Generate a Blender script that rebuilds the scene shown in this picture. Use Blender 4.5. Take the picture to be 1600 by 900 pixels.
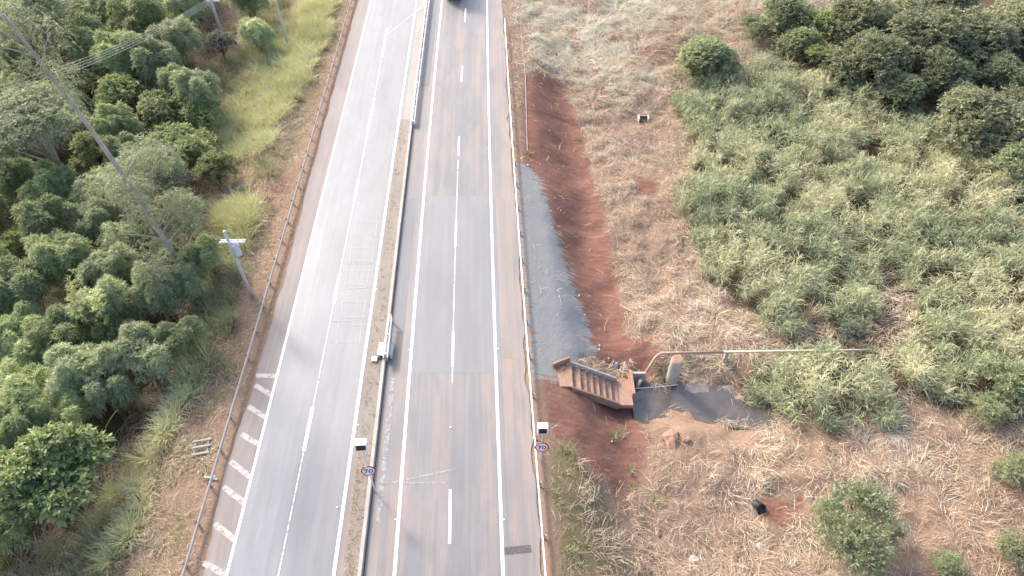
import bpy, math
import numpy as np
from mathutils import Vector
R = math.radians
for o in list(bpy.data.objects): bpy.data.objects.remove(o)
SC = bpy.context.scene
COL = SC.collection
# ------------------------------------------------------------------ camera, sky, sun, exposure
CAM_H = 47.5; FPX = 1067.0; PITCH = math.atan(1130 / FPX)
cd = bpy.data.cameras.new('camera'); cd.lens = 36 * FPX / 1600; cd.sensor_width = 36
cd.clip_start = 0.5; cd.clip_end = 3000
cam = bpy.data.objects.new('camera', cd); COL.objects.link(cam)
cam.location = (0, 0, CAM_H); cam.rotation_euler = (math.pi / 2 - PITCH, 0, 0)
SC.camera = cam
SUN_EL = R(34); SUN_AZ = math.atan2(-0.66, 0.75)          # azimuth from +Y towards +X
SD = Vector((math.sin(SUN_AZ) * math.cos(SUN_EL), math.cos(SUN_AZ) * math.cos(SUN_EL), math.sin(SUN_EL)))
world = bpy.data.worlds.new('World'); SC.world = world; world.use_nodes = True
wn = world.node_tree.nodes; wl = world.node_tree.links; wn.clear()
sky = wn.new('ShaderNodeTexSky'); sky.sky_type = 'NISHITA'; sky.sun_disc = False
sky.sun_elevation = SUN_EL; sky.sun_rotation = SUN_AZ
sky.air_density = 1.0; sky.dust_density = 4.0; sky.ozone_density = 1.0
bg = wn.new('ShaderNodeBackground'); bg.inputs['Strength'].default_value = 0.15
wo = wn.new('ShaderNodeOutputWorld'); wl.new(sky.outputs[0], bg.inputs[0]); wl.new(bg.outputs[0], wo.inputs[0])
sl = bpy.data.lights.new('sun', 'SUN'); sl.energy = 1.5; sl.angle = R(9.0); sl.color = (1.0, 0.95, 0.88)
sun = bpy.data.objects.new('sun', sl); COL.objects.link(sun)
sun.rotation_euler = SD.to_track_quat('Z', 'Y').to_euler(); sun.location = (-60, 70, 80)
SC.view_settings.view_transform = 'Standard'; SC.view_settings.look = 'None'
SC.view_settings.gamma = 1; SC.view_settings.exposure = 1.52; SC.view_settings.use_curve_mapping = False
SC.render.engine = 'CYCLES'

# ------------------------------------------------------------------ geometry helpers
def un(u, v, z=0.0):
    x = (u - 800) / FPX; y = -(v - 450) / FPX
    dz = -math.sin(PITCH) + y * math.cos(PITCH); dy = math.cos(PITCH) + y * math.sin(PITCH)
    t = (z - CAM_H) / dz
    return np.array([x * t, dy * t, z])
def smooth(t): t = np.clip(t, 0, 1); return t * t * (3 - 2 * t)
def vnoise(x, y, seed=0):
    xi = np.floor(x).astype(np.int64); yi = np.floor(y).astype(np.int64); fx = x - xi; fy = y - yi
    def h(a, b):
        n = (a * 374761393 + b * 668265263 + seed * 1442695041) & 0x7fffffff
        n = ((n ^ (n >> 13)) * 1274126177) & 0x7fffffff
        return ((n ^ (n >> 16)) & 0xffff) / 65535.0
    fx = fx * fx * (3 - 2 * fx); fy = fy * fy * (3 - 2 * fy)
    return (h(xi, yi) * (1 - fx) + h(xi + 1, yi) * fx) * (1 - fy) + (h(xi, yi + 1) * (1 - fx) + h(xi + 1, yi + 1) * fx) * fy
def fbm(x, y, seed=0, o=4):
    s = 0; a = .5
    for k in range(o):
        s = s + a * vnoise(x * 2 ** k, y * 2 ** k, seed + k); a *= .5
    return s / (1 - .5 ** o)
def fitline(pts, z=0.0, deg=2):
    P = np.array([un(u, v, z) for u, v in pts]); c = np.polyfit(P[:, 1], P[:, 0], deg)
    lo, hi = P[:, 1].min(), P[:, 1].max(); d = np.polyder(c)
    def f(y):
        y = np.asarray(y, float); yc = np.clip(y, lo, hi)
        return np.polyval(c, yc) + (y - yc) * np.polyval(d, yc)
    return f
def polyl(pts, z=0.0):
    P = np.array([un(u, v, z) for u, v in pts]); P = P[np.argsort(P[:, 1])]
    def f(y):
        y = np.asarray(y, float); r = np.interp(y, P[:, 1], P[:, 0])
        s0 = (P[2, 0] - P[0, 0]) / (P[2, 1] - P[0, 1]); s1 = (P[-1, 0] - P[-3, 0]) / (P[-1, 1] - P[-3, 1])
        r = np.where(y < P[0, 1], P[0, 0] + (y - P[0, 1]) * s0, r)
        return np.where(y > P[-1, 1], P[-1, 0] + (y - P[-1, 1]) * s1, r)
    return f
# lines of the road, read off the photograph and laid on the road plane
xLL = fitline([(580, 0), (546.7, 126.7), (506.7, 297), (431.7, 599), (398, 723), (353, 898)])
xLC = fitline([(605.7, 43), (584, 153), (556.7, 297), (531.7, 428), (496, 599), (450, 830), (434, 898)])
xLR = fitline([(651.5, 0), (606.7, 298), (564.5, 599), (521, 898)])
xRL = fitline([(691, 0), (662.7, 300), (639, 600), (616, 900)])
xRC = fitline([(728, 13), (721, 115), (716.5, 228), (712.5, 365), (709, 545), (702, 808)])
xRR = fitline([(761, 0), (766.7, 300), (776, 600), (786, 900)])
xRailR = fitline([(788, 25), (793, 100), (806, 300), (828, 600), (853, 900)], .7)
xRailL = fitline([(549, 0), (523, 83), (500, 167), (462.5, 298), (433, 397), (400, 513), (375, 600), (346.7, 693), (320, 777), (283, 898)], .7)
xLedge = polyl([(560, 0), (516, 160), (480, 297), (463, 367), (443, 443), (420, 517), (403, 577), (392, 620), (358, 713), (342, 783), (317, 893)])
xMedL = fitline([(627, 185), (611, 300), (573, 600), (538, 900)])
xMedR = fitline([(668, 0), (645, 195), (632.5, 300), (599, 600), (566, 900)])
def dist_poly(x, y, poly):
    """signed distance to a polygon, positive inside"""
    x = np.asarray(x, float); y = np.asarray(y, float)
    d = np.full(x.shape, 1e9); ins = np.zeros(x.shape, bool); n = len(poly)
    for i in range(n):
        ax, ay = poly[i]; bx, by = poly[(i + 1) % n]
        ex, ey = bx - ax, by - ay
        t = np.clip(((x - ax) * ex + (y - ay) * ey) / (ex * ex + ey * ey + 1e-12), 0, 1)
        d = np.minimum(d, np.hypot(x - ax - t * ex, y - ay - t * ey))
        c = ((ay > y) != (by > y)) & (x < (bx - ax) * (y - ay) / (by - ay + 1e-12) + ax); ins ^= c
    return np.where(ins, d, -d)
# channel of the stream, as a world polygon at the foot of the slope
WATER_Z = -4.35
STREAM = [tuple(un(u, v, WATER_Z)[:2]) for u, v in [(985, 612), (1000, 604), (1022, 616), (1060, 610), (1085, 611), (1105, 616), (1128, 624), (1150, 632), (1168, 637), (1185, 640), (1186, 646), (1168, 648), (1146, 647), (1124, 645), (1100, 638), (1080, 631), (1056, 625), (1036, 631), (1010, 642), (992, 640), (985, 628)]]
def hgt(x, y):
    x = np.asarray(x, float); y = np.asarray(y, float)
    z = np.full(x.shape, -.07)
    s = x - (xRailR(y) + .5)
    D = 3.35 * (1 - smooth((y - 70) / 45) * .72)
    prof = .14 * smooth(s / 2.2) + .86 * smooth((s - 1.6) / 6.4)
    z = z - np.where(s > 0, D * prof, 0)
    rough = smooth((s - 1.0) / 4)
    z = z + np.where(s > 0, rough * ((fbm(x / 7, y / 7, 3) - .5) * 1.2 + (fbm(x / 1.9, y / 1.9, 9) - .5) * .42 + smooth((s - 7) / 3) * (fbm(x / 1.5, y / 1.5, 19, 3) - .5) * .75), 0)
    z = z + np.where(s > 25, smooth((s - 25) / 60) * 3.0, 0)
    l = (xRailL(y) - .4) - x
    z = z - np.where(l > 0, 2.6 * smooth((l - 2.2) / 9) + .25 * smooth(l / 2.5) + 1.5 * smooth((l - 10) / 40), 0)
    z = z + np.where(l > 0, smooth(l / 3) * ((fbm(x / 6, y / 6, 5) - .5) * .9 + (fbm(x / 1.3, y / 1.3, 15) - .5) * .5), 0)
    # banks of the stream
    near = (x > 0) & (x < 60) & (y > 15) & (y < 60)
    if near.any():
        sd = np.full(x.shape, -99.0); sd[near] = dist_poly(x[near], y[near], STREAM)
        w = smooth((sd + 4.2 + (fbm(x / 1.3, y / 1.3, 21) - .5) * 2.2) / 4.3)
        z = np.where(near, z * (1 - w) + (WATER_Z - .35) * w, z)
    return z
def h1(x, y): return float(hgt(np.array([x]), np.array([y]))[0])
def gp(u, v, up=0.0):
    """point `up` metres above the ground that shows at this pixel"""
    z = up
    for _ in range(14):
        p = un(u, v, z); z = .5 * z + .5 * (h1(p[0], p[1]) + up)
    p = un(u, v, z); return np.array([p[0], p[1], h1(p[0], p[1]) + up])
def gpoly(px): return [tuple(gp(u, v)[:2]) for u, v in px]

# ------------------------------------------------------------------ mesh helpers
def mesh_np(name, V, F, mat, parent=None, loc=None, attrs=None, smooth_shade=False, corner=None):
    V = np.asarray(V, np.float32); F = np.asarray(F, np.int32); k = F.shape[1]
    me = bpy.data.meshes.new(name)
    me.vertices.add(len(V)); me.vertices.foreach_set('co', V.ravel())
    me.loops.add(F.size); me.loops.foreach_set('vertex_index', F.ravel())
    me.polygons.add(len(F)); me.polygons.foreach_set('loop_start', np.arange(0, F.size, k, dtype=np.int32))
    if smooth_shade: me.polygons.foreach_set('use_smooth', np.ones(len(F), bool))
    me.update(calc_edges=True)
    for n, (dom, arr) in (attrs or {}).items():
        a = me.attributes.new(n, 'FLOAT', dom); a.data.foreach_set('value', np.asarray(arr, np.float32))
    if mat: me.materials.append(mat)
    if name is None: return me
    return link(name, me, parent, loc)
def link(name, me, parent=None, loc=None):
    o = bpy.data.objects.new(name, me); COL.objects.link(o)
    if parent is not None: o.parent = parent
    if loc is not None: o.location = loc
    return o
def tag(o, label=None, cat=None, group=None, kind=None):
    if label: o['label'] = label
    if cat: o['category'] = cat
    if group: o['group'] = group
    if kind: o['kind'] = kind
    return o
def thing(name, loc, label, cat, group=None, rz=0):
    o = bpy.data.objects.new(name, None); COL.objects.link(o); o.location = loc; o.rotation_euler = (0, 0, rz)
    o.empty_display_size = .3
    return tag(o, label, cat, group)
class MB:
    """collects polygons in coordinates local to `org`"""
    def __init__(s, org=(0, 0, 0)): s.v = []; s.f = []; s.o = np.array(org, float)
    def add(s, V, F):
        n = len(s.v); s.v += [tuple(np.array(p, float) - s.o) for p in V]; s.f += [tuple(i + n for i in f) for f in F]; return s
    def box(s, c, d, ax=None, bev=0.0):
        c = np.array(c, float); d = np.array(d, float) / 2
        A = np.eye(3) if ax is None else np.array(ax, float)
        if bev <= 0:
            V = [c + A.T @ (d * np.array(q)) for q in [(-1, -1, -1), (1, -1, -1), (1, 1, -1), (-1, 1, -1), (-1, -1, 1), (1, -1, 1), (1, 1, 1), (-1, 1, 1)]]
            return s.add(V, [(0, 3, 2, 1), (4, 5, 6, 7), (0, 1, 5, 4), (1, 2, 6, 5), (2, 3, 7, 6), (3, 0, 4, 7)])
        b = bev; V = []
        for z, k in ((-d[2], b), (-d[2] + b, 0), (d[2] - b, 0), (d[2], b)):
            X, Y = d[0] - k, d[1] - k; c2 = b if k == 0 else b * .6
            V += [c + A.T @ np.array(q) for q in [(-X + c2, -Y, z), (X - c2, -Y, z), (X, -Y + c2, z), (X, Y - c2, z), (X - c2, Y, z), (-X + c2, Y, z), (-X, Y - c2, z), (-X, -Y + c2, z)]]
        F = [tuple(range(7, -1, -1)), tuple(range(24, 32))]
        for r in range(3):
            for i in range(8): F.append((r * 8 + i, r * 8 + (i + 1) % 8, r * 8 + 8 + (i + 1) % 8, r * 8 + 8 + i))
        return s.add(V, F)
    def tube(s, pts, rad, n=8, cap=True):
        P = [np.array(p, float) for p in pts]
        if np.isscalar(rad): rad = [rad] * len(P)
        V = []; F = []; up = np.array([.13, .31, .94])
        for i, p in enumerate(P):
            d = P[min(i + 1, len(P) - 1)] - P[max(i - 1, 0)]; d = d / (np.linalg.norm(d) + 1e-9)
            if i == 0:
                a = np.cross(d, up); a = a / (np.linalg.norm(a) + 1e-9)
            else:
                a = a - d * (a @ d); a = a / (np.linalg.norm(a) + 1e-9)
            b = np.cross(d, a)
            for k in range(n):
                t = 2 * math.pi * k / n; V.append(p + (a * math.cos(t) + b * math.sin(t)) * rad[i])
        for i in range(len(P) - 1):
            for k in range(n): F.append((i * n + k, i * n + (k + 1) % n, (i + 1) * n + (k + 1) % n, (i + 1) * n + k))
        if cap: F.append(tuple(range(n - 1, -1, -1))); F.append(tuple(range((len(P) - 1) * n, len(P) * n)))
        return s.add(V, F)
    def sweep(s, path, prof, closed=False):
        """profile (offset right, up) carried along a ground path"""
        P = np.array(path, float); m = len(prof); V = []; F = []
        T = np.gradient(P, axis=0); T[:, 2] = 0; T /= np.linalg.norm(T, axis=1)[:, None]
        for p, t in zip(P, T):
            r = np.array([t[1], -t[0], 0])
            for a, b in prof: V.append(p + r * a + np.array([0, 0, b]))
        for i in range(len(P) - 1):
            for k in range(m if closed else m - 1):
                k2 = (k + 1) % m; F.append((i * m + k, i * m + k2, (i + 1) * m + k2, (i + 1) * m + k))
        if closed: F.append(tuple(range(m - 1, -1, -1))); F.append(tuple((len(P) - 1) * m + k for k in range(m)))
        return s.add(V, F)
    def mesh(s, name, mat, sm=False):
        me = bpy.data.meshes.new(name); me.from_pydata(s.v, [], s.f); me.update()
        if sm: me.polygons.foreach_set('use_smooth', [True] * len(me.polygons))
        me.materials.append(mat); return me
    def build(s, name, mat, parent=None, sm=False):
        o = link(name, s.mesh(name, mat, sm), parent)
        if parent is None: o.location = s.o
        return o

# ------------------------------------------------------------------ materials
def newmat(name):
    m = bpy.data.materials.new(name); m.use_nodes = True; nt = m.node_tree
    return m, nt, nt.nodes['Principled BSDF'], nt.nodes['Material Output']
class NT:
    def __init__(s, nt): s.t = nt
    def n(s, typ, **kw):
        o = s.t.nodes.new(typ)
        for k, v in kw.items(): setattr(o, k, v)
        return o
    def put(s, sock, v):
        if hasattr(v, 'is_output') or isinstance(v, bpy.types.NodeSocket): s.t.links.new(v, sock)
        else: sock.default_value = v
    def math(s, op, a, b=0.0, clamp=False):
        o = s.n('ShaderNodeMath', operation=op, use_clamp=clamp); s.put(o.inputs[0], a); s.put(o.inputs[1], b); return o.outputs[0]
    def mix(s, f, a, b, mode='MIX'):
        o = s.n('ShaderNodeMix', data_type='RGBA', blend_type=mode); s.put(o.inputs[0], f)
        for k, v in ((6, a), (7, b)):
            if isinstance(v, tuple) and len(v) == 3: v = v + (1,)
            s.put(o.inputs[k], v)
        return o.outputs[2]
    def noise(s, vec, scale, det=4, rough=.55, dist=0):
        o = s.n('ShaderNodeTexNoise'); s.put(o.inputs['Scale'], scale); s.put(o.inputs['Detail'], det); s.put(o.inputs['Roughness'], rough); s.put(o.inputs['Distortion'], dist)
        if vec is not None: s.t.links.new(vec, o.inputs['Vector'])
        return o.outputs[0]
    def mapr(s, v, a, b, c=0.0, d=1.0):
        o = s.n('ShaderNodeMapRange'); s.put(o.inputs[0], v)
        for k, q in zip((1, 2, 3, 4), (a, b, c, d)): s.put(o.inputs[k], q)
        return o.outputs[0]
    def scale(s, vec, sc):
        o = s.n('ShaderNodeVectorMath', operation='MULTIPLY'); s.t.links.new(vec, o.inputs[0]); o.inputs[1].default_value = sc; return o.outputs[0]
    def attr(s, name, what='Fac'):
        return s.n('ShaderNodeAttribute', attribute_name=name).outputs[what]
    def bump(s, h, strength, dist, bsdf):
        o = s.n('ShaderNodeBump'); o.inputs['Strength'].default_value = strength; o.inputs['Distance'].default_value = dist
        s.put(o.inputs['Height'], h); s.t.links.new(o.outputs[0], bsdf.inputs['Normal'])
    def pos(s): return s.n('ShaderNodeNewGeometry').outputs['Position']
    def objc(s): return s.n('ShaderNodeTexCoord').outputs['Object']

def simple(name, col, rough=.7, metal=0.0, var=.25, nscale=3.0, col2=None, spec=.5, bump=0.0):
    m, nt, b, _ = newmat(name); k = NT(nt); p = k.objc()
    n1 = k.noise(p, nscale, 5, .6); f = k.mapr(n1, .3, .7)
    c2 = col2 or tuple(c * (1 - var) for c in col)
    k.put(b.inputs['Base Color'], k.mix(f, col, c2)); b.inputs['Roughness'].default_value = rough; b.inputs['Metallic'].default_value = metal
    b.inputs['Specular IOR Level'].default_value = spec
    if bump: k.bump(k.noise(p, nscale * 6, 4), bump, .02, b)
    return m
M = {}
M['galv'] = simple('galvanised_steel', (.74, .75, .76), .42, .35, .15, 2)
M['rail_white'] = simple('white_rail_steel', (.86, .86, .86), .4, 0, .04, 1)
M['dusty_rail'] = simple('dusty_rail', (.44, .39, .345), .75, .05, .3, 1.5, (.52, .46, .41))
M['dark_post'] = simple('dark_post', (.15, .13, .11), .7, .2)
M['concrete'] = simple('concrete', (.46, .43, .39), .85, 0, .3, 1.2, (.33, .29, .25), bump=.3)
M['concrete_white'] = simple('pale_concrete', (.66, .64, .61), .8, 0, .2, 2.0, (.5, .47, .44), bump=.2)
M['concrete_lid'] = simple('weathered_lid', (.52, .48, .44), .85, 0, .25, 2.0, (.40, .35, .31), bump=.2)
M['concrete_pink'] = simple('red_dusted_concrete', (.37, .235, .175), .9, 0, .3, 1.3, (.27, .14, .095), bump=.35)
M['pole'] = simple('pole_concrete', (.55, .54, .52), .8, 0, .2, 1.5)
M['white_paint'] = simple('white_painted_steel', (.80, .80, .80), .4, 0, .05)
M['red_paint'] = simple('red_sign_paint', (.52, .02, .03), .4, 0, .05)
M['black_paint'] = simple('black_sign_paint', (.015, .015, .017), .45, 0, .05)
M['screen'] = simple('dark_display_screen', (.012, .013, .016), .25, 0, .1)
M['pipe_rust'] = simple('rusty_pipe', (.42, .31, .23), .7, .1, .3, 2.5, (.32, .22, .155))
M['pipe_pale'] = simple('pale_pipe', (.52, .46, .38), .6, .1, .25, 1.5, (.42, .34, .26))
M['wood_pale'] = simple('weathered_board', (.42, .40, .36), .85, 0, .3, 4)
M['bark'] = simple('grey_bark', (.46, .41, .36), .9, 0, .4, 1.2, (.30, .25, .21), bump=.5)
M['bark_dark'] = simple('dark_bark', (.11, .085, .065), .9, 0, .4, 1.5, (.05, .04, .03), bump=.5)
M['culm'] = simple('bamboo_culm', (.34, .32, .10), .5, 0, .3, 2, (.20, .24, .06))
M['rock'] = simple('reddish_rock', (.36, .22, .16), .9, 0, .3, 2, (.24, .14, .10), bump=.6)
M['rock_grey'] = simple('grey_rock', (.34, .30, .27), .9, 0, .3, 2, (.23, .18, .15), bump=.6)
M['white_stone'] = simple('white_stone', (.52, .49, .46), .8, 0, .2, 3)
M['wire'] = simple('cable', (.50, .50, .52), .5, .3, .1)
M['rubber'] = simple('tyre_rubber', (.02, .02, .02), .8, 0, .2)
M['truck_box'] = simple('truck_panel', (.70, .70, .72), .45, 0, .1)
M['truck_dark'] = simple('truck_chassis', (.025, .025, .028), .6, .2, .2)
M['tail_red'] = simple('tail_lamp', (.45, .02, .015), .25, 0, .05)
M['alu'] = simple('transformer_grey', (.58, .60, .63), .4, .2, .1)
M['blue_bag'] = simple('blue_grey_plastic', (.12, .15, .22), .4, 0, .3)

def water_mat():
    m, nt, b, _ = newmat('stream_water'); k = NT(nt); p = k.pos()
    k.put(b.inputs['Base Color'], k.mix(k.mapr(k.noise(p, .9, 4), .35, .7), (.085, .075, .068), (.13, .105, .09)))
    b.inputs['Roughness'].default_value = .07; b.inputs['Specular IOR Level'].default_value = .8
    k.bump(k.noise(p, 5, 3, .5, .6), .25, .05, b); return m
M['water'] = water_mat()

def foliage(name, cols, trans=.42, rough=.55, objvar=.25):
    """leaf colours picked per leaf; attribute v is random, g is light/dry clump"""
    m, nt, b, out = newmat(name); k = NT(nt)
    v = k.attr('v'); rmp = k.n('ShaderNodeValToRGB'); e = rmp.color_ramp.elements
    e[0].position = 0; e[0].color = (*cols[0], 1); e[1].position = 1; e[1].color = (*cols[-1], 1)
    for i, c in enumerate(cols[1:-1]):
        q = e.new((i + 1) / (len(cols) - 1)); q.color = (*c, 1)
    k.put(rmp.inputs[0], v)
    oi = k.n('ShaderNodeObjectInfo'); hs = k.n('ShaderNodeHueSaturation')
    k.put(hs.inputs['Value'], k.mapr(oi.outputs['Random'], 0, 1, 1 - objvar, 1 + objvar)); k.put(hs.inputs['Color'], rmp.outputs[0])
    hs.inputs['Saturation'].default_value = .80 if 'straw' not in name and 'brush' not in name else .9
    k.put(hs.inputs['Hue'], k.mapr(k.math('FRACT', k.math('MULTIPLY', oi.outputs['Random'], 7.3)), 0, 1, .492, .508))
    c = hs.outputs[0]
    k.put(b.inputs['Base Color'], c); b.inputs['Roughness'].default_value = rough; b.inputs['Specular IOR Level'].default_value = .35
    tr = k.n('ShaderNodeBsdfTranslucent'); k.put(tr.inputs[0], k.mix(.5, c, (1, 1, .5), 'MULTIPLY'))
    mx = k.n('ShaderNodeMixShader'); mx.inputs[0].default_value = trans
    nt.links.new(b.outputs[0], mx.inputs[1]); nt.links.new(tr.outputs[0], mx.inputs[2]); nt.links.new(mx.outputs[0], out.inputs[0])
    return m
M['bamboo'] = foliage('bamboo_leaves', [(0.169, 0.216, 0.105), (0.301, 0.394, 0.141), (0.45, 0.504, 0.193), (0.66, 0.643, 0.242)])
M['bamboo_grey'] = foliage('bamboo_leaves_bluish', [(0.189, 0.235, 0.13), (0.319, 0.391, 0.184), (0.482, 0.519, 0.264), (0.66, 0.631, 0.306)])
M['broad'] = foliage('broad_leaves', [(0.141, 0.181, 0.086), (0.25, 0.33, 0.1), (0.394, 0.455, 0.136), (0.644, 0.605, 0.204)])
M['euca'] = foliage('eucalyptus_leaves', [(0.144, 0.168, 0.099), (0.238, 0.275, 0.148), (0.335, 0.371, 0.199), (0.479, 0.479, 0.248)])
M['olive'] = foliage('olive_brown_leaves', [(0.169, 0.181, 0.106), (0.283, 0.3, 0.16), (0.376, 0.394, 0.21), (0.54, 0.539, 0.287)])
M['feather'] = foliage('feathery_leaves', [(0.172, 0.212, 0.111), (0.285, 0.346, 0.166), (0.401, 0.444, 0.209), (0.6, 0.518, 0.252)])
M['greyleaf'] = foliage('grey_leaves', [(0.127, 0.153, 0.114), (0.192, 0.218, 0.166), (0.257, 0.283, 0.218), (0.335, 0.348, 0.257)])
M['cane'] = foliage('cane_grass_blades', [(0.125, 0.177, 0.084), (0.227, 0.301, 0.132), (0.364, 0.405, 0.193), (0.592, 0.53, 0.267), (0.64, 0.601, 0.338)], .25, objvar=0)
M['verge'] = foliage('verge_grass_blades', [(0.188, 0.212, 0.085), (0.337, 0.351, 0.131), (0.55, 0.508, 0.198), (0.66, 0.647, 0.312)], .25, objvar=0)
M['green_tuft'] = foliage('green_grass_blades', [(0.143, 0.187, 0.067), (0.271, 0.303, 0.104), (0.426, 0.398, 0.168), (0.66, 0.475, 0.269)], .25, objvar=.1)
M['straw'] = foliage('cut_straw', [(0.27, 0.177, 0.112), (0.453, 0.316, 0.202), (0.609, 0.469, 0.305), (0.64, 0.627, 0.473)], .1, .7, 0)
M['straw_brown'] = foliage('dry_brush', [(0.223, 0.15, 0.097), (0.401, 0.271, 0.174), (0.595, 0.433, 0.268), (0.66, 0.595, 0.386)], .1, .7, 0)

def asphalt(name, base, base2, dust, dustamt, lanes, rough=.55, seed=0.0, spec=.5):
    """uv.x = metres across, uv.y = metres along; lanes = [(centre, half width, amount)] of tyre-polished or dusty tracks"""
    m, nt, b, _ = newmat(name); k = NT(nt)
    uv = k.n('ShaderNodeUVMap', uv_map='UVMap').outputs[0]
    off = k.n('ShaderNodeVectorMath', operation='ADD'); nt.links.new(uv, off.inputs[0]); off.inputs[1].default_value = (seed, seed * 3.1, 0); w = off.outputs[0]
    sx = k.n('ShaderNodeSeparateXYZ'); nt.links.new(uv, sx.inputs[0]); X, Y = sx.outputs[0], sx.outputs[1]
    streak = k.math('ADD', k.math('MULTIPLY', k.noise(k.scale(w, (2.2, .03, 1)), 1.0, 5, .6), .55), k.math('MULTIPLY', k.noise(k.scale(w, (.55, .16, 1)), 1.0, 6, .65, .4), .45))
    blot = k.noise(k.scale(w, (.35, .11, 1)), 1.0, 5, .6)
    fine = k.noise(w, 14, 3, .7)
    c = k.mix(k.mapr(streak, .38, .62), base, base2)
    c = k.mix(k.math('MULTIPLY', k.mapr(blot, .42, .68), .45), c, tuple(q * .72 for q in base))
    dn = k.math('ADD', k.math('MULTIPLY', streak, .55), k.math('MULTIPLY', k.noise(k.scale(w, (.6, .09, 1)), 1.0, 6, .65), .45))
    dm = k.mapr(dn, .62 - dustamt * .35, .78 - dustamt * .25)
    for cx, hw, am in lanes:
        g = k.math('SUBTRACT', 1.0, k.math('DIVIDE', k.math('ABSOLUTE', k.math('SUBTRACT', X, cx)), hw), True)
        dm = k.math('ADD', dm, k.math('MULTIPLY', k.math('MULTIPLY', g, k.mapr(dn, .3, .62)), am), True)
    if dustamt > 0 or lanes: c = k.mix(k.math('MULTIPLY', dm, .8), c, dust)
    c = k.mix(k.math('MULTIPLY', k.mapr(fine, .35, .75), .3), c, tuple(q * .7 for q in base))
    k.put(b.inputs['Base Color'], c); b.inputs['Specular IOR Level'].default_value = spec
    k.put(b.inputs['Roughness'], k.math('ADD', rough - .06, k.math('MULTIPLY', streak, .12)))
    k.bump(k.noise(w, 30, 3, .6), .25, .01, b)
    return m
DUST = (.33, .235, .185)
M['asph_left'] = asphalt('asphalt_left', (.165, .17, .19), (.225, .228, .243), (.26, .225, .205), .12, [(6.2, 1.5, .55), (8.2, .5, .35), (4.0, .35, .3)], .42, 0, .55)
M['asph_right'] = asphalt('asphalt_right', (.165, .162, .17), (.215, .208, .21), DUST, .42, [(5.0, .9, .3), (11.0, 1.5, .8), (8.3, .8, .25), (1.6, 1.0, .5)], .55, 40)
M['asph_patch'] = asphalt('asphalt_new_patch', (.19, .19, .198), (.22, .219, .224), (.26, .21, .18), .0, [], .55, 90)
M['asph_dark'] = asphalt('asphalt_dark_strip', (.15, .15, .16), (.18, .18, .188), (.22, .19, .17), .0, [], .6, 130)
M['shoulder_left'] = asphalt('dusty_shoulder', (.215, .185, .175), (.27, .235, .218), (.34, .265, .22), .35, [], .75, 170)
M['median_soil'] = asphalt('median_surface', (.24, .205, .17), (.30, .26, .22), (.29, .22, .17), .3, [], .9, 200)
M['median_pave'] = asphalt('median_pale_pavement', (.30, .275, .25), (.36, .33, .30), (.36, .30, .25), .2, [], .8, 230)
M['gutter'] = asphalt('concrete_gutter', (.24, .215, .195), (.30, .26, .235), (.34, .24, .18), .3, [], .8, 260)
def paint(name, col, wear):
    m, nt, b, out = newmat(name); k = NT(nt); p = k.pos()
    f = k.mapr(k.noise(p, 3.0, 6, .7), wear - .12, wear + .12)
    k.put(b.inputs['Base Color'], k.mix(k.mapr(k.noise(p, 6, 4), .3, .7), col, tuple(c * .85 for c in col)))
    b.inputs['Roughness'].default_value = .55
    if wear > .05:
        k.put(b.inputs['Alpha'], f)
    return m
M['line'] = paint('road_paint_white', (.82, .82, .81), 0.0)
M['line_worn'] = paint('road_paint_worn', (.60, .58, .56), .40)
M['line_dash'] = paint('road_paint_dash', (.80, .80, .79), .12)
M['hatch'] = paint('road_paint_dusty', (.42, .375, .345), .38)
M['loop'] = paint('loop_sealant', (.37, .36, .36), .36)
M['lime'] = paint('lime_deposit', (.34, .33, .335), .46)
M['stain'] = paint('dark_stain', (.10, .09, .088), .45)

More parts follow.
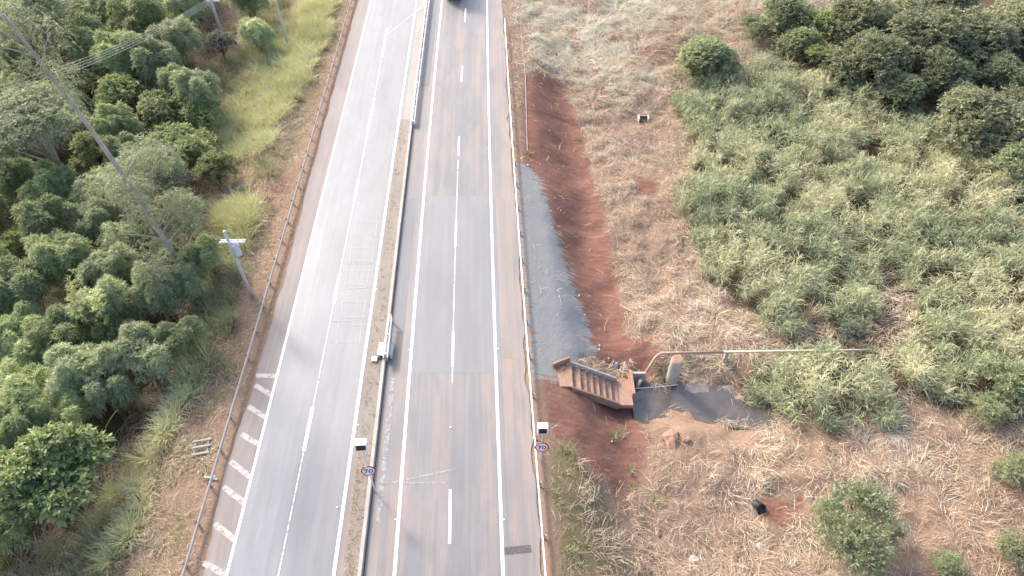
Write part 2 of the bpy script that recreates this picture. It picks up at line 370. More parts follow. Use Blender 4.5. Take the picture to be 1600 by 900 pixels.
def ground_mat():
    m, nt, b, _ = newmat('ground_soil'); k = NT(nt); p = k.pos()
    n1 = k.noise(p, .45, 6, .65); n2 = k.noise(p, 2.2, 6, .65); n3 = k.noise(p, 9, 4, .6)
    brown = k.mix(k.mapr(n2, .3, .7), (.215, .14, .095), (.30, .215, .155))
    red = k.mix(k.mapr(n1, .35, .65), (.165, .076, .055), (.215, .105, .078))
    red = k.mix(k.mapr(k.noise(k.scale(p, (.6, 3.0, 1)), 1.0, 5, .65), .45, .72), red, (.26, .142, .105))
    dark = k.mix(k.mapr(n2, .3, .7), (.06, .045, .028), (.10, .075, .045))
    grav = k.mix(k.mapr(n3, .3, .7), (.22, .22, .22), (.275, .273, .268))
    green = k.mix(k.mapr(n2, .3, .7), (.12, .11, .05), (.18, .15, .075))
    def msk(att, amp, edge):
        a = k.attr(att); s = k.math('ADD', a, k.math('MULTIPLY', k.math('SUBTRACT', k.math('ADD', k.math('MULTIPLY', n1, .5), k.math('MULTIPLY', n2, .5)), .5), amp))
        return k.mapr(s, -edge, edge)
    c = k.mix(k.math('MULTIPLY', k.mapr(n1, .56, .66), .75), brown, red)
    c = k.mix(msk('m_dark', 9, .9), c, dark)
    c = k.mix(k.math('MULTIPLY', msk('m_green', 4, .7), .7), c, green)
    c = k.mix(msk('m_red', 7.0, .45), c, red)
    c = k.mix(msk('m_pale', 5.0, .6), c, k.mix(k.mapr(n2, .3, .7), (.31, .215, .155), (.25, .16, .11)))
    st = k.noise(k.scale(p, (.5, 2.6, 1)), 1.0, 5, .7)
    ga = k.math('ADD', k.attr('m_grav'), k.math('MULTIPLY', k.math('SUBTRACT', st, .5), 5.0))
    c = k.mix(k.mapr(ga, -.25, .3), c, grav)
    c = k.mix(k.math('MULTIPLY', k.mapr(n3, .4, .75), .35), c, k.mix(1.0, c, (.6, .55, .5), 'MULTIPLY'))
    k.put(b.inputs['Base Color'], c); b.inputs['Roughness'].default_value = .95; b.inputs['Specular IOR Level'].default_value = .2
    k.bump(k.math('ADD', k.math('MULTIPLY', n2, .7), k.math('MULTIPLY', n3, .4)), .7, .16, b)
    return m
M['ground'] = ground_mat()

# ------------------------------------------------------------------ ground
RED = [gpoly([(812, 236), (818, 120), (850, 112), (880, 135), (905, 190), (918, 240), (935, 300), (950, 350), (962, 420), (972, 490), (990, 560), (962, 575), (930, 560), (895, 565), (860, 570), (830, 575), (822, 400), (815, 300)]),
       gpoly([(842, 590), (905, 600), (965, 634), (1000, 640), (1010, 700), (1000, 760), (965, 782), (930, 740), (880, 690), (846, 655)]),
       gpoly([(975, 535), (1010, 528), (1035, 545), (1020, 590), (985, 580)]),
       gpoly([(1175, 785), (1225, 780), (1250, 810), (1215, 835), (1195, 822)]),
       gpoly([(985, 282), (1015, 278), (1035, 300), (1000, 308)]), gpoly([(990, 72), (1040, 78), (1035, 92), (990, 90)]),
       gpoly([(395, 298), (450, 280), (452, 300), (410, 315)])]
GRAV = [gpoly([(806, 255), (830, 264), (848, 290), (862, 335), (880, 390), (897, 445), (916, 500), (932, 548), (905, 568), (868, 566), (866, 588), (833, 592), (822, 450), (812, 330)])]
PALE = [gpoly([(1010, 640), (1060, 632), (1100, 642), (1160, 655), (1210, 655), (1200, 700), (1100, 720), (1040, 700)]), gpoly([(1060, 595), (1100, 592), (1130, 600), (1140, 618), (1070, 612)])]
GREEN = [gpoly([(850, 700), (900, 700), (960, 800), (985, 900), (870, 900), (855, 780)]), gpoly([(440, 0), (540, 0), (500, 160), (440, 300), (330, 330), (300, 200)])]
RAILSTRIP = [(float(xRailR(y)) - 1.0, y) for y in np.arange(12, 100, 4.0)] + [(float(xRailR(y)) + .9, y) for y in np.arange(96, 11, -4.0)]
PALE.append(RAILSTRIP)
PALE.append([(float(xRailL(y)) - .8, y) for y in np.arange(12, 110, 4.0)] + [(float(xLedge(y)) + .2, y) for y in np.arange(108, 11, -4.0)])
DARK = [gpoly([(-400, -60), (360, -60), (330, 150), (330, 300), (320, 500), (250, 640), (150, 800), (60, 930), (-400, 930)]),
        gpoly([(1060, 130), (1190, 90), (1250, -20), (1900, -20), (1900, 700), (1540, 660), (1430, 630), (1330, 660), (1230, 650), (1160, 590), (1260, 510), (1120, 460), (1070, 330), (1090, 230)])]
def axis(lo, hi, step, far):
    a = np.arange(lo, hi + 1e-6, step); out = [a]; g = step; x = hi; t = []
    while x < far: g *= 1.35; x += g; t.append(x)
    u = []; g = step; x = lo
    while x > -far: g *= 1.35; x -= g; u.append(x)
    return np.concatenate([np.array(u[::-1]), a, np.array(t)])
gx = axis(-92, 92, .45, 900); gy = axis(8, 128, .45, 900)
GX, GY = np.meshgrid(gx, gy); GZ = hgt(GX, GY)
nx, ny = len(gx), len(gy)
idx = np.arange(nx * ny).reshape(ny, nx)
F = np.stack([idx[:-1, :-1], idx[:-1, 1:], idx[1:, 1:], idx[1:, :-1]], -1).reshape(-1, 4)
fx, fy = GX.ravel(), GY.ravel()
def maskv(polys):
    d = np.full(fx.shape, -6.0)
    for p in polys:
        P = np.array(p); lo = P.min(0) - 6; hi = P.max(0) + 6
        s = (fx > lo[0]) & (fx < hi[0]) & (fy > lo[1]) & (fy < hi[1])
        d[s] = np.maximum(d[s], np.maximum(dist_poly(fx[s], fy[s], p), -6))
    return np.clip(d, -6, 6)
g = mesh_np('ground', np.stack([fx, fy, GZ.ravel()], 1), F, M['ground'], smooth_shade=True,
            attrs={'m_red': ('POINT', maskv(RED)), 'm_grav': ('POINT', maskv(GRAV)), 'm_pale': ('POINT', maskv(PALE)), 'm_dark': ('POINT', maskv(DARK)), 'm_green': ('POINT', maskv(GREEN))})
tag(g, 'red and brown soil of the verges and embankments', kind='structure')

# ------------------------------------------------------------------ roads, median and markings
def strip(name, fl, fr, y0, y1, z, mat, parent=None, thick=0.0, step=1.0, nlat=2):
    ys = np.arange(y0, y1 + step * .5, step); ys[-1] = y1
    a = fl(ys); b = fr(ys); n = len(ys)
    V = []; uv = []
    for t in np.linspace(0, 1, nlat):
        V.append(np.stack([a * (1 - t) + b * t, ys, np.full(n, z)], 1)); uv.append(np.stack([(b - a) * t, ys], 1))
    V = np.concatenate(V); uv = np.concatenate(uv)
    F = [(j * n + i, (j + 1) * n + i, (j + 1) * n + i + 1, j * n + i + 1) for j in range(nlat - 1) for i in range(n - 1)]
    if thick:
        m = len(V); lo = V.copy(); lo[:, 2] -= thick; V = np.concatenate([V, lo]); uv = np.concatenate([uv, uv + [.0, .0]])
        e = (nlat - 1) * n
        for i in range(n - 1):
            F += [(i, i + 1, m + i + 1, m + i), (e + i + 1, e + i, m + e + i, m + e + i + 1)]
        F += [(e, 0, m, m + e), (n - 1, e + n - 1, m + e + n - 1, m + n - 1)]
    F = np.array(F)
    me = bpy.data.meshes.new(name); me.from_pydata(V.tolist(), [], F.tolist()); me.update()
    l = me.uv_layers.new(name='UVMap'); li = np.zeros(len(me.loops), np.int32); me.loops.foreach_get('vertex_index', li)
    l.data.foreach_set('uv', uv[li].astype(np.float32).ravel()); me.materials.append(mat)
    return link(name, me, parent)
Y0, Y1 = 2.0, 230.0
off = lambda f, d: (lambda y: f(y) + d)
rl = strip('left_carriageway', off(xLL, .02), off(xLR, .5), Y0, Y1, .0, M['asph_left']); tag(rl, kind='structure')
sh = strip('left_shoulder', xLedge, off(xLL, .0), Y0, Y1, .006, M['shoulder_left'], step=.5); tag(sh, kind='structure')
# ragged outer edge of the shoulder
for v in sh.data.vertices:
    if v.index < len(sh.data.vertices) // 2: v.co.x += .5 * (float(fbm(np.array([v.co.y / 1.7]), np.array([.3]), 4)[0]) - .5)
rr = strip('right_carriageway', off(xMedR, .12), off(xRailR, -.12), Y0, Y1, .003, M['asph_right'], step=.5, nlat=12); tag(rr, kind='structure')
n2 = len(rr.data.vertices) * 11 // 12
for v in rr.data.vertices:
    if v.index >= n2: v.co.x += .7 * (float(fbm(np.array([v.co.y / 1.9]), np.array([.7]), 14)[0]) - .6)
def ypx(v): return un(800, v)[1]
YB = ypx(188)                                    # where the raised median ends and the double rail begins
md = strip('median', xMedL, off(xMedR, -.28), Y0, YB, .16, M['median_soil'], thick=.2, step=.5); tag(md, kind='structure')
mp = strip('median_pavement', off(xLR, .5), off(xMedR, -.0), YB, Y1, .02, M['median_pave'], thick=.05); tag(mp, kind='structure')
ml = strip('median_margin', off(xLR, .16), off(xMedL, -.01), Y0, YB, .012, M['shoulder_left']); tag(ml, kind='structure')
kb = MB()
ys = np.arange(Y0, YB, 1.0)
kb.sweep([(xMedR(y), y, 0) for y in ys], [(-.27, -.05), (-.27, .34), (-.25, .36), (-.02, .36), (0, .34), (.03, -.05)], True)
kb = kb.build('median_kerb', M['concrete']); tag(kb, kind='structure')
strip('gutter', off(xMedR, .16), off(xMedR, .95), Y0, Y1, .008, M['gutter'], rr)
ya, yb = ypx(583), ypx(306)
strip('asphalt_patch', off(xRL, -.4), off(xRR, .5), ya, yb, .009, M['asph_patch'], rr)
strip('shoulder_patch', off(xRR, .5), off(xRailR, -.75), ypx(560), ypx(308), .0095, M['gutter'], rr)
strip('dark_strip', off(xMedR, .35), off(xRL, -.75), ypx(520), ypx(310), .013, M['asph_dark'], rr)
strip('dark_strip', off(xMedR, 1.15), off(xRL, -.85), ypx(575), ypx(520) - .02, .013, M['asph_dark'], rr)
strip('dark_strip', off(xMedR, .5), off(xRL, -.55), ypx(135), ypx(-20), .013, M['asph_dark'], rr)
def line(name, f, w, y0, y1, mat, parent, z=.019, step=1.0): return strip(name, off(f, -w / 2), off(f, w / 2), y0, y1, z, mat, parent, step=step)
line('edge_line', xLL, .20, Y0, Y1, M['line'], rl); line('edge_line', xLR, .24, Y0, Y1, M['line'], rl)
line('edge_line', xRL, .24, Y0, Y1, M['line'], rr); line('edge_line', xRR, .24, Y0, Y1, M['line'], rr)
line('worn_lane_line', xLC, .11, Y0, ypx(45), M['line_worn'], rl, .015)
for a, b in [(90, 45), (207, 153), (315, 280), (475, 428), (705, 637)]:
    line('lane_dash', xLC, .28, ypx(a), ypx(b), M['line_dash'], rl, .019)
dl = [(34, 13), (128, 103), (243, 213), (386, 345), (573, 517), (850, 765)]
for a, b in dl: line('lane_dash', xRC, .21, ypx(a), ypx(b), M['line'], rr, .019)
for k in range(5): line('lane_dash', xRC, .21, 122 + 16.5 * k, 126.2 + 16.5 * k, M['line'], rr, .019)
line('worn_lane_line', xRC, .10, ypx(600), ypx(250), M['line_worn'], rr, .015)
def quad_line(name, a, b, w, z, mat, parent):
    a = un(*a, z); b = un(*b, z); d = b - a; d /= np.linalg.norm(d); r = np.array([d[1], -d[0], 0]) * w / 2
    mb = MB(); mb.add([a - r, a + r, b + r, b - r], [(0, 1, 2, 3)]); o = mb.build(name, mat, parent)
    return o
quad_line('old_taper_line', (606, 54), (667, 4), .13, .024, M['line_worn'], rl)
for (a, b) in [((385, 5), (462, 50)), ((355, 105), (440, 160)), ((322, 235), (405, 285)), ((270, 362), (365, 437)), ((238, 482), (335, 557)), ((195, 655), (292, 730)), ((143, 838), (247, 893)), ((390, -40), (486, -38))]:
    quad_line('hatch_stripe', (270 + a[0] / 3, 600 + a[1] / 3), (270 + b[0] / 3, 600 + b[1] / 3), .42, .014, M['hatch'], sh)
loops = [[(470, 142), (568, 142), (560, 203), (460, 203)], [(447, 260), (550, 260), (542, 323), (440, 323)], [(430, 368), (530, 368), (520, 435), (420, 437)], [(408, 515), (515, 513), (503, 585), (402, 585)], [(388, 625), (495, 623), (487, 700), (378, 702)]]
for L in loops:
    q = [(400 + x / 3, 300 + y / 3) for x, y in L]; mb = MB()
    for i in range(4):
        a = un(*q[i], .012 + .003 * (i % 2)); b = un(*q[(i + 1) % 4], .012 + .003 * (i % 2)); d = b - a; d /= np.linalg.norm(d); r = np.array([d[1], -d[0], 0]) * .035; e = d * .25
        mb.add([a - r - e, a + r - e, b + r + e, b - r + e], [(0, 1, 2, 3)])
    mb.build('loop_detector_cut', M['loop'], rl)
for a, b in [((415, 335), (545, 333)), ((395, 455), (530, 447)), ((355, 605), (450, 603)), ((477, 368), (472, 436))]:
    quad_line('loop_detector_cut', (400 + a[0] / 3, 300 + a[1] / 3), (400 + b[0] / 3, 300 + b[1] / 3), .07, .018, M['loop'], rl)
# raised reflectors beside the edge lines, lime deposit in the gutter, stain on the shoulder
for u, v in [(776, 537), (763, 232), (778, 545), (640, 547), (655, 367), (770, 368), (618, 812), (787, 812), (710, 446), (704, 668), (589, 452), (560, 664), (527, 793)]:
    p = un(u, v, 0); mb = MB(p); mb.box(p + [0, 0, .03], (.14, .12, .035), bev=.01); o = mb.build('road_stud', M['white_paint'], rr if u > 600 else rl); o.location = p
strip('lime_deposit', off(xMedR, .55), off(xMedR, .95), ypx(820), ypx(590), .0165, M['lime'], rr, step=.5)
quad_line('lime_deposit', (598, 757), (712, 733), .16, .0165, M['lime'], rr)
quad_line('lime_deposit', (632, 755), (697, 754), .14, .0185, M['lime'], rr)
quad_line('dark_stain', (788, 861), (830, 857), .55, .0165, M['stain'], rr)

# ------------------------------------------------------------------ guard rails
WPROF = [(-.035, .42), (.035, .46), (.035, .51), (-.03, .56), (-.03, .60), (.035, .65), (.035, .70), (-.035, .74)]
def wbeam(path, side, th=.012, zo=0.0):
    pr = [(side * a, b + zo) for a, b in WPROF]; pr = pr + [(a - side * th, b - .004) for a, b in pr[::-1]]
    mb = MB(); mb.sweep(path, pr if side > 0 else pr[::-1], True); return mb
def guardrail(f, y0, y1, side, mbeam, mpost, label, spacing, zf, post_out, name='guardrail', flare=0.0, postw=.15):
    """side=+1: beam faces right; posts stand on the other side"""
    org = np.array([float(f(y0)), y0, zf(float(f(y0)), y0)])
    t = thing(name, org, label, 'guardrail')
    ys = np.arange(y0, y1 + .01, 1.0)
    P = np.array([(float(f(y)), y, 0) for y in ys])
    if flare:
        k = np.clip((ys - (y1 - 6)) / 6, 0, 1) ** 2; P[:, 0] += flare * k; P[:, 2] -= .35 * k
    b = wbeam(P - org * [1, 1, 0] - [0, 0, org[2]], side); b.build('beam', mbeam, t)
    n = 0; me = {}
    for y in np.arange(y0 + .4, y1, spacing):
        x = float(f(y)) - side * post_out; g0 = min(zf(x, y), 0) - .3
        mb = MB((x, y, 0)); mb.box((x, y, (g0 + .56) / 2), (postw, .10, .56 - g0)); mb.box((x + side * post_out * .5, y, .5), (post_out * .85, .08, .12))
        o = mb.build('post', mpost, t); o.location = np.array([x, y, 0]) - org
    return t
ylr = float(un(549, -30, .7)[1])
guardrail(xRailL, 12.0, 150.0, 1, M['dusty_rail'], M['dark_post'], 'long dusty brown guardrail along the left verge with dark posts', 3.0, h1, .22, postw=.14)
guardrail(xRailR, 12.0, float(un(788, 25, .6)[1]), -1, M['rail_white'], M['dusty_rail'], 'bright white guardrail along the right shoulder above the red slope', 4.0, h1, .2)
# double rail on the median: two beams on one row of posts
def double_rail(fa, fb, y0, y1, label, spacing=3.0, zo=0.0):
    org = np.array([float(fa(y0) + fb(y0)) / 2, y0, 0.02]); t = thing('median_guardrail', org, label, 'guardrail')
    ys = np.arange(y0, y1 + .01, .5)
    wbeam(np.array([(float(fa(y)), y, zo) for y in ys]) - org, -1).build('beam', M['rail_white'], t)
    wbeam(np.array([(float(fb(y)), y, zo) for y in ys]) - org, 1).build('beam', M['rail_white'], t)
    for y in np.arange(y0 + .3, y1, spacing):
        x = float(fa(y) + fb(y)) / 2; w = float(fb(y) - fa(y)); mb = MB((x, y, 0)); mb.box((x, y, .35 + zo / 2), (.14, .1, .74 + zo)); mb.box((x, y, .58 + zo), (w - .08, .08, .14))
        o = mb.build('post', M['galv'], t); o.location = np.array([x, y, 0]) - org
fa = fitline([(666.5, 0), (656, 80), (642.3, 187)], .7); fb = fitline([(670.5, 0), (660.5, 80), (647, 190)], .7)
double_rail(fa, fb, float(un(645, 190, .7)[1]), 150, 'white double sided guardrail on the median at the top of the picture')
fa = fitline([(608.5, 497), (604, 525), (599.5, 558)], .75, 1); fb = fitline([(613, 495), (609, 525), (606, 560)], .75, 1)
double_rail(fa, fb, float(un(602, 560, .7)[1]), float(un(610, 495, .7)[1]), 'short white double guardrail over the concrete block on the median', 2.2, .3)
# concrete block with an opening, under the short rail
p = un(602, 545, .6)
t = thing('concrete_inlet', (p[0], p[1], .16), 'pale concrete drain inlet block on the median under the short guardrail', 'drain')
a0, b0 = un(590, 551, .62), un(616, 530, .62); W_, D_ = b0[0] - a0[0], b0[1] - a0[1]
mb = MB(); mb.box((0, 0, .42), (W_, D_, .12), bev=.02); mb.build('lid', M['concrete_lid'], t)
for s in (-1, 1): mb = MB(); mb.box((s * (W_ / 2 - .1), .02, .13), (.18, D_ - .1, .46)); mb.build('side_wall', M['concrete_white'], t)
mb = MB(); mb.box((0, D_ / 2 - .12, .2), (W_ - .4, .16, .44)); mb.build('back_wall', M['concrete'], t)
mb = MB((0, 0, 0)); mb.box((-W_ / 2 - .22, -D_ / 2 - .12, .1), (.5, .55, .22), bev=.04); mb.build('rubble', M['concrete_white'], t)

# ------------------------------------------------------------------ speed displays with a 70 limit disc
def digit_mesh(ch, h, w, st):
    """strokes as small boxes in the x-z plane"""
    S = {'7': [((0, 1), (1, 1)), ((1, 1), (.35, 0))], '0': []}[ch]; mb = MB()
    for (a, b) in S:
        a = np.array([(a[0] - .5) * w, (a[1] - .5) * h]); b = np.array([(b[0] - .5) * w, (b[1] - .5) * h]); d = b - a; L = np.hypot(*d); c = (a + b) / 2
        ax = [(d[0] / L, 0, d[1] / L), (0, 1, 0), (-d[1] / L, 0, d[0] / L)]
        mb.box((c[0], 0, c[1]), (L + st * .9, .012, st if len(S) < 9 else st), ax)
    if ch == '0':
        n = 28; V = []
        for k in range(n):
            q = 2 * math.pi * k / n; V += [(math.cos(q) * (w / 2 + st / 2), -.006, math.sin(q) * (h / 2 + st / 2)), (math.cos(q) * (w / 2 - st / 2), -.006, math.sin(q) * (h / 2 - st / 2))]
        mb.add(V, [(2 * k, 2 * ((k + 1) % n), 2 * ((k + 1) % n) + 1, 2 * k + 1) for k in range(n)])
    return mb
def disc(r, y0, y1, n=36):
    mb = MB(); V = [(math.cos(2 * math.pi * k / n) * r, y0, math.sin(2 * math.pi * k / n) * r) for k in range(n)] + [(math.cos(2 * math.pi * k / n) * r, y1, math.sin(2 * math.pi * k / n) * r) for k in range(n)]
    mb.add(V, [tuple(range(n)), tuple(range(2 * n - 1, n - 1, -1))] + [(k, n + k, n + (k + 1) % n, (k + 1) % n) for k in range(n)]); return mb
def speed_display(base, zdisc, zbox, label, rz=0.0, bw=.78, tilt=0.0):
    t = thing('speed_sign', base, label, 'traffic sign', 'speed display signs', rz)
    mb = MB(); mb.tube([(0, .08, -.3), (0, .08, zbox + .1)], .05, 10); mb.build('post', M['galv'], t)
    d = MB(); d = disc(.53, -.02, .02); o = d.build('limit_disc', M['red_paint'], t); o.location = (0, -.03, zdisc); o.rotation_euler = (R(-8), tilt, 0)
    f = disc(.43, -.026, -.012).build('disc_face', M['white_paint'], o)
    for ch, dx in (('7', -.185), ('0', .165)):
        q = digit_mesh(ch, .34, .22 if ch == '7' else .24, .07).build('numeral', M['black_paint'], o); q.location = (dx, -.036, 0)
    mb = MB(); mb.box((0, 0, 0), (bw, .5, .72), bev=.03); c = mb.build('cabinet', M['white_paint'], t); c.location = (0, .1, zbox); c.rotation_euler = (R(-12), tilt, 0)
    mb = MB(); mb.box((0, -.256, -.03), (bw - .2, .02, .5)); mb.build('screen', M['screen'], c)
    mb = MB(); mb.box((0, -.285, .29), (bw - .1, .08, .02)); mb.build('visor', M['white_paint'], c)
    return t
pb = gp(845, 722); pd = un(847, 698, 0)
def zon(base, u, v):
    """height on the vertical line through base that shows at image row v"""
    y = -(v - 450) / FPX; dz = -math.sin(PITCH) + y * math.cos(PITCH); dy = math.cos(PITCH) + y * math.sin(PITCH)
    return CAM_H + dz / dy * base[1] - base[2]
speed_display(pb, zon(pb, 847, 698), zon(pb, 849, 671), 'speed display with round 70 limit disc behind the right white guardrail', 0)
pb2 = un(586, 768, .16)
speed_display(pb2, zon(pb2, 577, 735), zon(pb2, 568, 697), 'speed display with round 70 limit disc standing on the median', R(6), .84, R(4))

# ------------------------------------------------------------------ utility poles and wires
def pole(base, h, label, arms, r0=.17, r1=.11, lean=(0, 0), transformer=False, name='utility_pole'):
    t = thing(name, base, label, 'utility pole'); top = np.array([lean[0], lean[1], h])
    mb = MB(); mb.tube([(0, 0, -.5), top * .5, top], [r0, (r0 + r1) / 2, r1], 10); mb.build('shaft', M['pole'], t, True)
    for (za, L) in arms:
        c = top * (za / h); mb = MB()
        for s in (-.13, .13): mb.box(c + [.35, s, 0], (L, .09, .13))
        mb.build('crossarm', M['white_paint'] if transformer else M['pole'], t)
        for k in (-.45, -.15, .2, .45):
            mb = MB(); q = c + [.35 + L * k, 0, .06]; mb.tube([q, q + [0, 0, .1], q + [0, 0, .12], q + [0, 0, .22]], [.03, .03, .06, .04], 8); mb.build('insulator', M['white_stone'], t)
    if transformer:
        c = top * (.76)
        mb = MB(); mb.tube([c + [.42, -.1, -.75], c + [.42, -.1, .45]], .33, 14); tr = mb.build('transformer', M['alu'], t, False)
        mb = MB(); mb.tube([c + [.42, -.1, .45], c + [.42, -.1, .55]], [.34, .2], 14); mb.build('lid', M['alu'], tr)
        for k in (-1, 0, 1): mb = MB(); q = c + [.42 + .15 * k, -.1, .5]; mb.tube([q, q + [0, 0, .25]], [.05, .03], 6); mb.build('bushing', M['white_stone'], tr)
        mb = MB(); mb.box(c + [.42, -.1, -.8], (.5, .5, .1)); mb.build('bracket', M['truck_dark'], tr)
    return t
b1 = gp(393.5, 462); hp1 = zon(b1, 362, 361)
pole(b1, hp1, 'pale concrete utility pole with crossarm and grey transformer by the left guardrail', [(hp1 * .855, 2.2)], .19, .13, (-.1, 0), True)
b2 = gp(453, 82)
pole(b2, 15.0, 'slim concrete pole standing in the yellow green grass at top left', [(14.2, 1.6)], .15, .10, (-.25, 0))
b3 = gp(348, 58)
hp3 = zon(b3, 330, 0) + .3
pole(b3, hp3, 'thick pale pole above the grey shrub near the top left edge', [(hp3 - .45, 2.0)], .30, .22)
for k, (du, dv) in enumerate([(0, 0), (4, 4), (9, 9), (14, 16)]):
    a = np.array(b3) + [-.6 + .5 * k, 0, hp3 - .25]; far = un(-60, 150 + 7 * k, 10.0); far = a + (far - a)
    pts = [a * (1 - s) + far * s - np.array([0, 0, 1.2 * 4 * s * (1 - s)]) for s in np.linspace(0, 1, 16)]
    mb = MB(a); mb.tube(pts, .018, 5); w = mb.build('power_line', M['wire'])
    tag(w, ['uppermost power line strung left from the thick pale pole', 'second power line down from the thick pale pole', 'third power line down from the thick pale pole', 'lowest power line strung left from the thick pale pole'][k], 'cable')
# thin cable lying along the top of the red slope
pts = [gp(u, v, .06) for u, v in [(813, 22), (815, 60), (818, 90), (821, 120), (822, 160), (823, 200), (824, 237)]]
mb = MB(pts[0]); mb.tube(pts, .03, 5); tag(mb.build('loose_cable', M['wire']), 'thin grey cable lying beside the top of the red slope', 'cable')

# ------------------------------------------------------------------ stepped drain, headwall, pipe, stream
s0 = un(896, 586, -.55); s1 = un(964, 612, -3.15)
dx = s1[0] - s0[0]; NS = 7
t = thing('stepped_drain', (s0[0], s0[1], -.6), 'stepped concrete water chute stained red running down the slope to the stream', 'drain')
sw = 2.35; run = dx / NS; ysk = (s1[1] - s0[1]) / NS
for k in range(NS):
    z = -.6 - (3.15 - .6) * (k + 1) / NS; cx = s0[0] + run * (k + .5); cy = s0[1] + ysk * (k + .5)
    mb = MB((s0[0], s0[1], -.6)); mb.box((cx, cy, z - .3), (run + .12, sw, .6), bev=.03); mb.build('step', M['concrete_pink'], t)
for s, hh in ((1, .26), (-1, .02)):
    mb = MB((s0[0], s0[1], -.6)); V = []
    for k, (q, zz) in enumerate([(-.2, -.5), (dx + .1, -3.1)]):
        x = s0[0] + q; y = s0[1] + ysk * NS * q / dx + s * (sw / 2 + .08)
        V += [(x, y - .09, zz - .9), (x, y + .09, zz - .9), (x, y + .09, zz + hh), (x, y - .09, zz + hh)]
    mb.add(V, [(0, 1, 2, 3), (7, 6, 5, 4), (0, 4, 5, 1), (1, 5, 6, 2), (2, 6, 7, 3), (3, 7, 4, 0)]); mb.build('side_wall', M['concrete_pink'] if s < 0 else M['concrete'], t)
mb = MB((s0[0], s0[1], -.6)); mb.box((s0[0] - .75, s0[1] - .05, -.75), (1.35, sw - .1, .3), bev=.03); mb.build('inlet_floor', M['concrete_pink'], t)
mb = MB((s0[0], s0[1], -.6)); mb.box((s0[0] - 1.0, s0[1] + sw / 2 + .05, -.4), (1.7, .2, .7), [(.9, .42, 0), (-.42, .9, 0), (0, 0, 1)], bev=.03); mb.build('wing_wall', M['concrete_pink'], t)
mb = MB((s0[0], s0[1], -.6)); mb.box((s1[0] + .62, s1[1] + .05, -3.5), (1.45, sw + .5, .5), bev=.04); mb.build('apron', M['concrete_pink'], t)
hx = s1[0] + 1.45
t = thing('culvert_headwall', (hx, s1[1], WATER_Z), 'low concrete culvert wall where the chute meets the stream', 'wall')
mb = MB(); mb.box((0, .9, .45), (.28, 2.6, 2.1), bev=.03); mb.build('wall', M['concrete_pink'], t)
mb = MB(); mb.box((.75, 2.1, .35), (1.4, .24, 1.7), bev=.03); mb.build('wing_wall', M['concrete'], t)
# water
P = np.array(STREAM); c = P.mean(0)
mb = MB((c[0], c[1], WATER_Z)); ring = [tuple(q) + (WATER_Z,) for q in P]
Q = [(c[0] + (q[0] - c[0]) * (1.12 if q[0] < c[0] else 1.45), q[1] + (1.6 if i < 11 else -1.6), WATER_Z) for i, q in enumerate(P)]
Q = [(max(q[0], s1[0] + 1.45), q[1], q[2]) for q in Q]
n = len(Q); mb.add(Q, [(i, i + 1, n - 2 - i, n - 1 - i) for i in range(n // 2 - 1)])
w = mb.build('stream_water', M['water']); tag(w, kind='structure')
bm_s = [(985, 632, .45), (1003, 644, .3), (1030, 615, .32), (1012, 612, .25)]
# rusty outfall pipe
pA = un(1028, 552, -2.2); pB = un(997, 601, -3.9)
pC = un(1130, 550, -2.1); pD = un(1345, 547, -1.9); pE = un(1362, 546.5, -1.95)
t = thing('outfall_pipe', (pB[0], pB[1], -4.0), 'rusty pipe running above the straw bank and bending down into the stream', 'pipe')
org = np.array([pB[0], pB[1], -4.0])
mid = pA * .84 + pB * .16; mid2 = pA * .93 + pC * .07; pK = (mid + mid2) * .3 + pA * .4
mb = MB(org); mb.tube([pC, mid2, (mid2 + pK) / 2 * .7 + pK * .3, pK, (mid + pK) / 2 * .7 + pK * .3, mid, pB * .85 + pA * .15], .125, 12); mb.build('bent_pipe', M['pipe_rust'], t, True)
mb = MB(org); mb.tube([pE, pD, pC], [.10, .105, .115], 12); mb.build('straight_pipe', M['pipe_pale'], t, True)
mb = MB(org); mb.tube([pB * .85 + pA * .15, pB, pB + [0, 0, -.45]], .17, 12); mb.build('outlet', M['pipe_pale'], t, True)
for q in (.03, .5, .97):
    c = pC * (1 - q) + pD * q; mb = MB(org); gz = h1(c[0], c[1]); mb.box((c[0], c[1], (gz - .3 + c[2] - .14) / 2), (.3, .3, max(.2, c[2] - .14 - gz + .3))); mb.build('support', M['concrete'], t)
# round concrete pier
pc = un(1051, 588, -3.5); zt = zon(pc, 1053, 561)
t = thing('concrete_pier', pc, 'round concrete pier standing beside the rusty pipe', 'pier')
mb = MB(); mb.tube([(0, 0, -.6), (0, 0, zt - .1), (0, 0, zt - .03)], [.54, .54, .52], 20); mb.build('shaft', M['concrete'], t)
mb = MB(); mb.tube([(0, 0, zt - .03), (0, 0, zt), (0, 0, zt + .02)], [.50, .47, .40], 20); mb.build('cap', M['concrete_pink'], t)
# thin hose across the stream
pts = [un(u, v, z) for u, v, z in [(986, 607, -3.0), (1010, 606, -3.5), (1035, 604, -3.6), (1060, 601, -3.3)]]
mb = MB(pts[0]); mb.tube(pts, .03, 5); tag(mb.build('thin_hose', M['wire']), 'thin pale hose stretched across the stream below the pipe', 'hose')
# drain inlet box in the straw
pi_ = gp(1005, 187); t = thing('drain_box', pi_, 'small concrete drain box with a dark opening sunk in the straw field', 'drain')
for s in (-1, 1): mb = MB(); mb.box((s * .62, 0, .12), (.16, 1.0, .75), bev=.02); mb.build('side_wall', M['concrete_white'], t)
mb = MB(); mb.box((0, .55, .15), (1.4, .16, .8), bev=.02); mb.build('back_wall', M['concrete_pink'], t)
mb = MB(); mb.box((0, .3, .46), (1.06, .34, .1), bev=.02); mb.build('lid', M['concrete_pink'], t)
mb = MB(); mb.box((0, 0, -.12), (1.08, .95, .1)); mb.build('floor', M['truck_dark'], t)
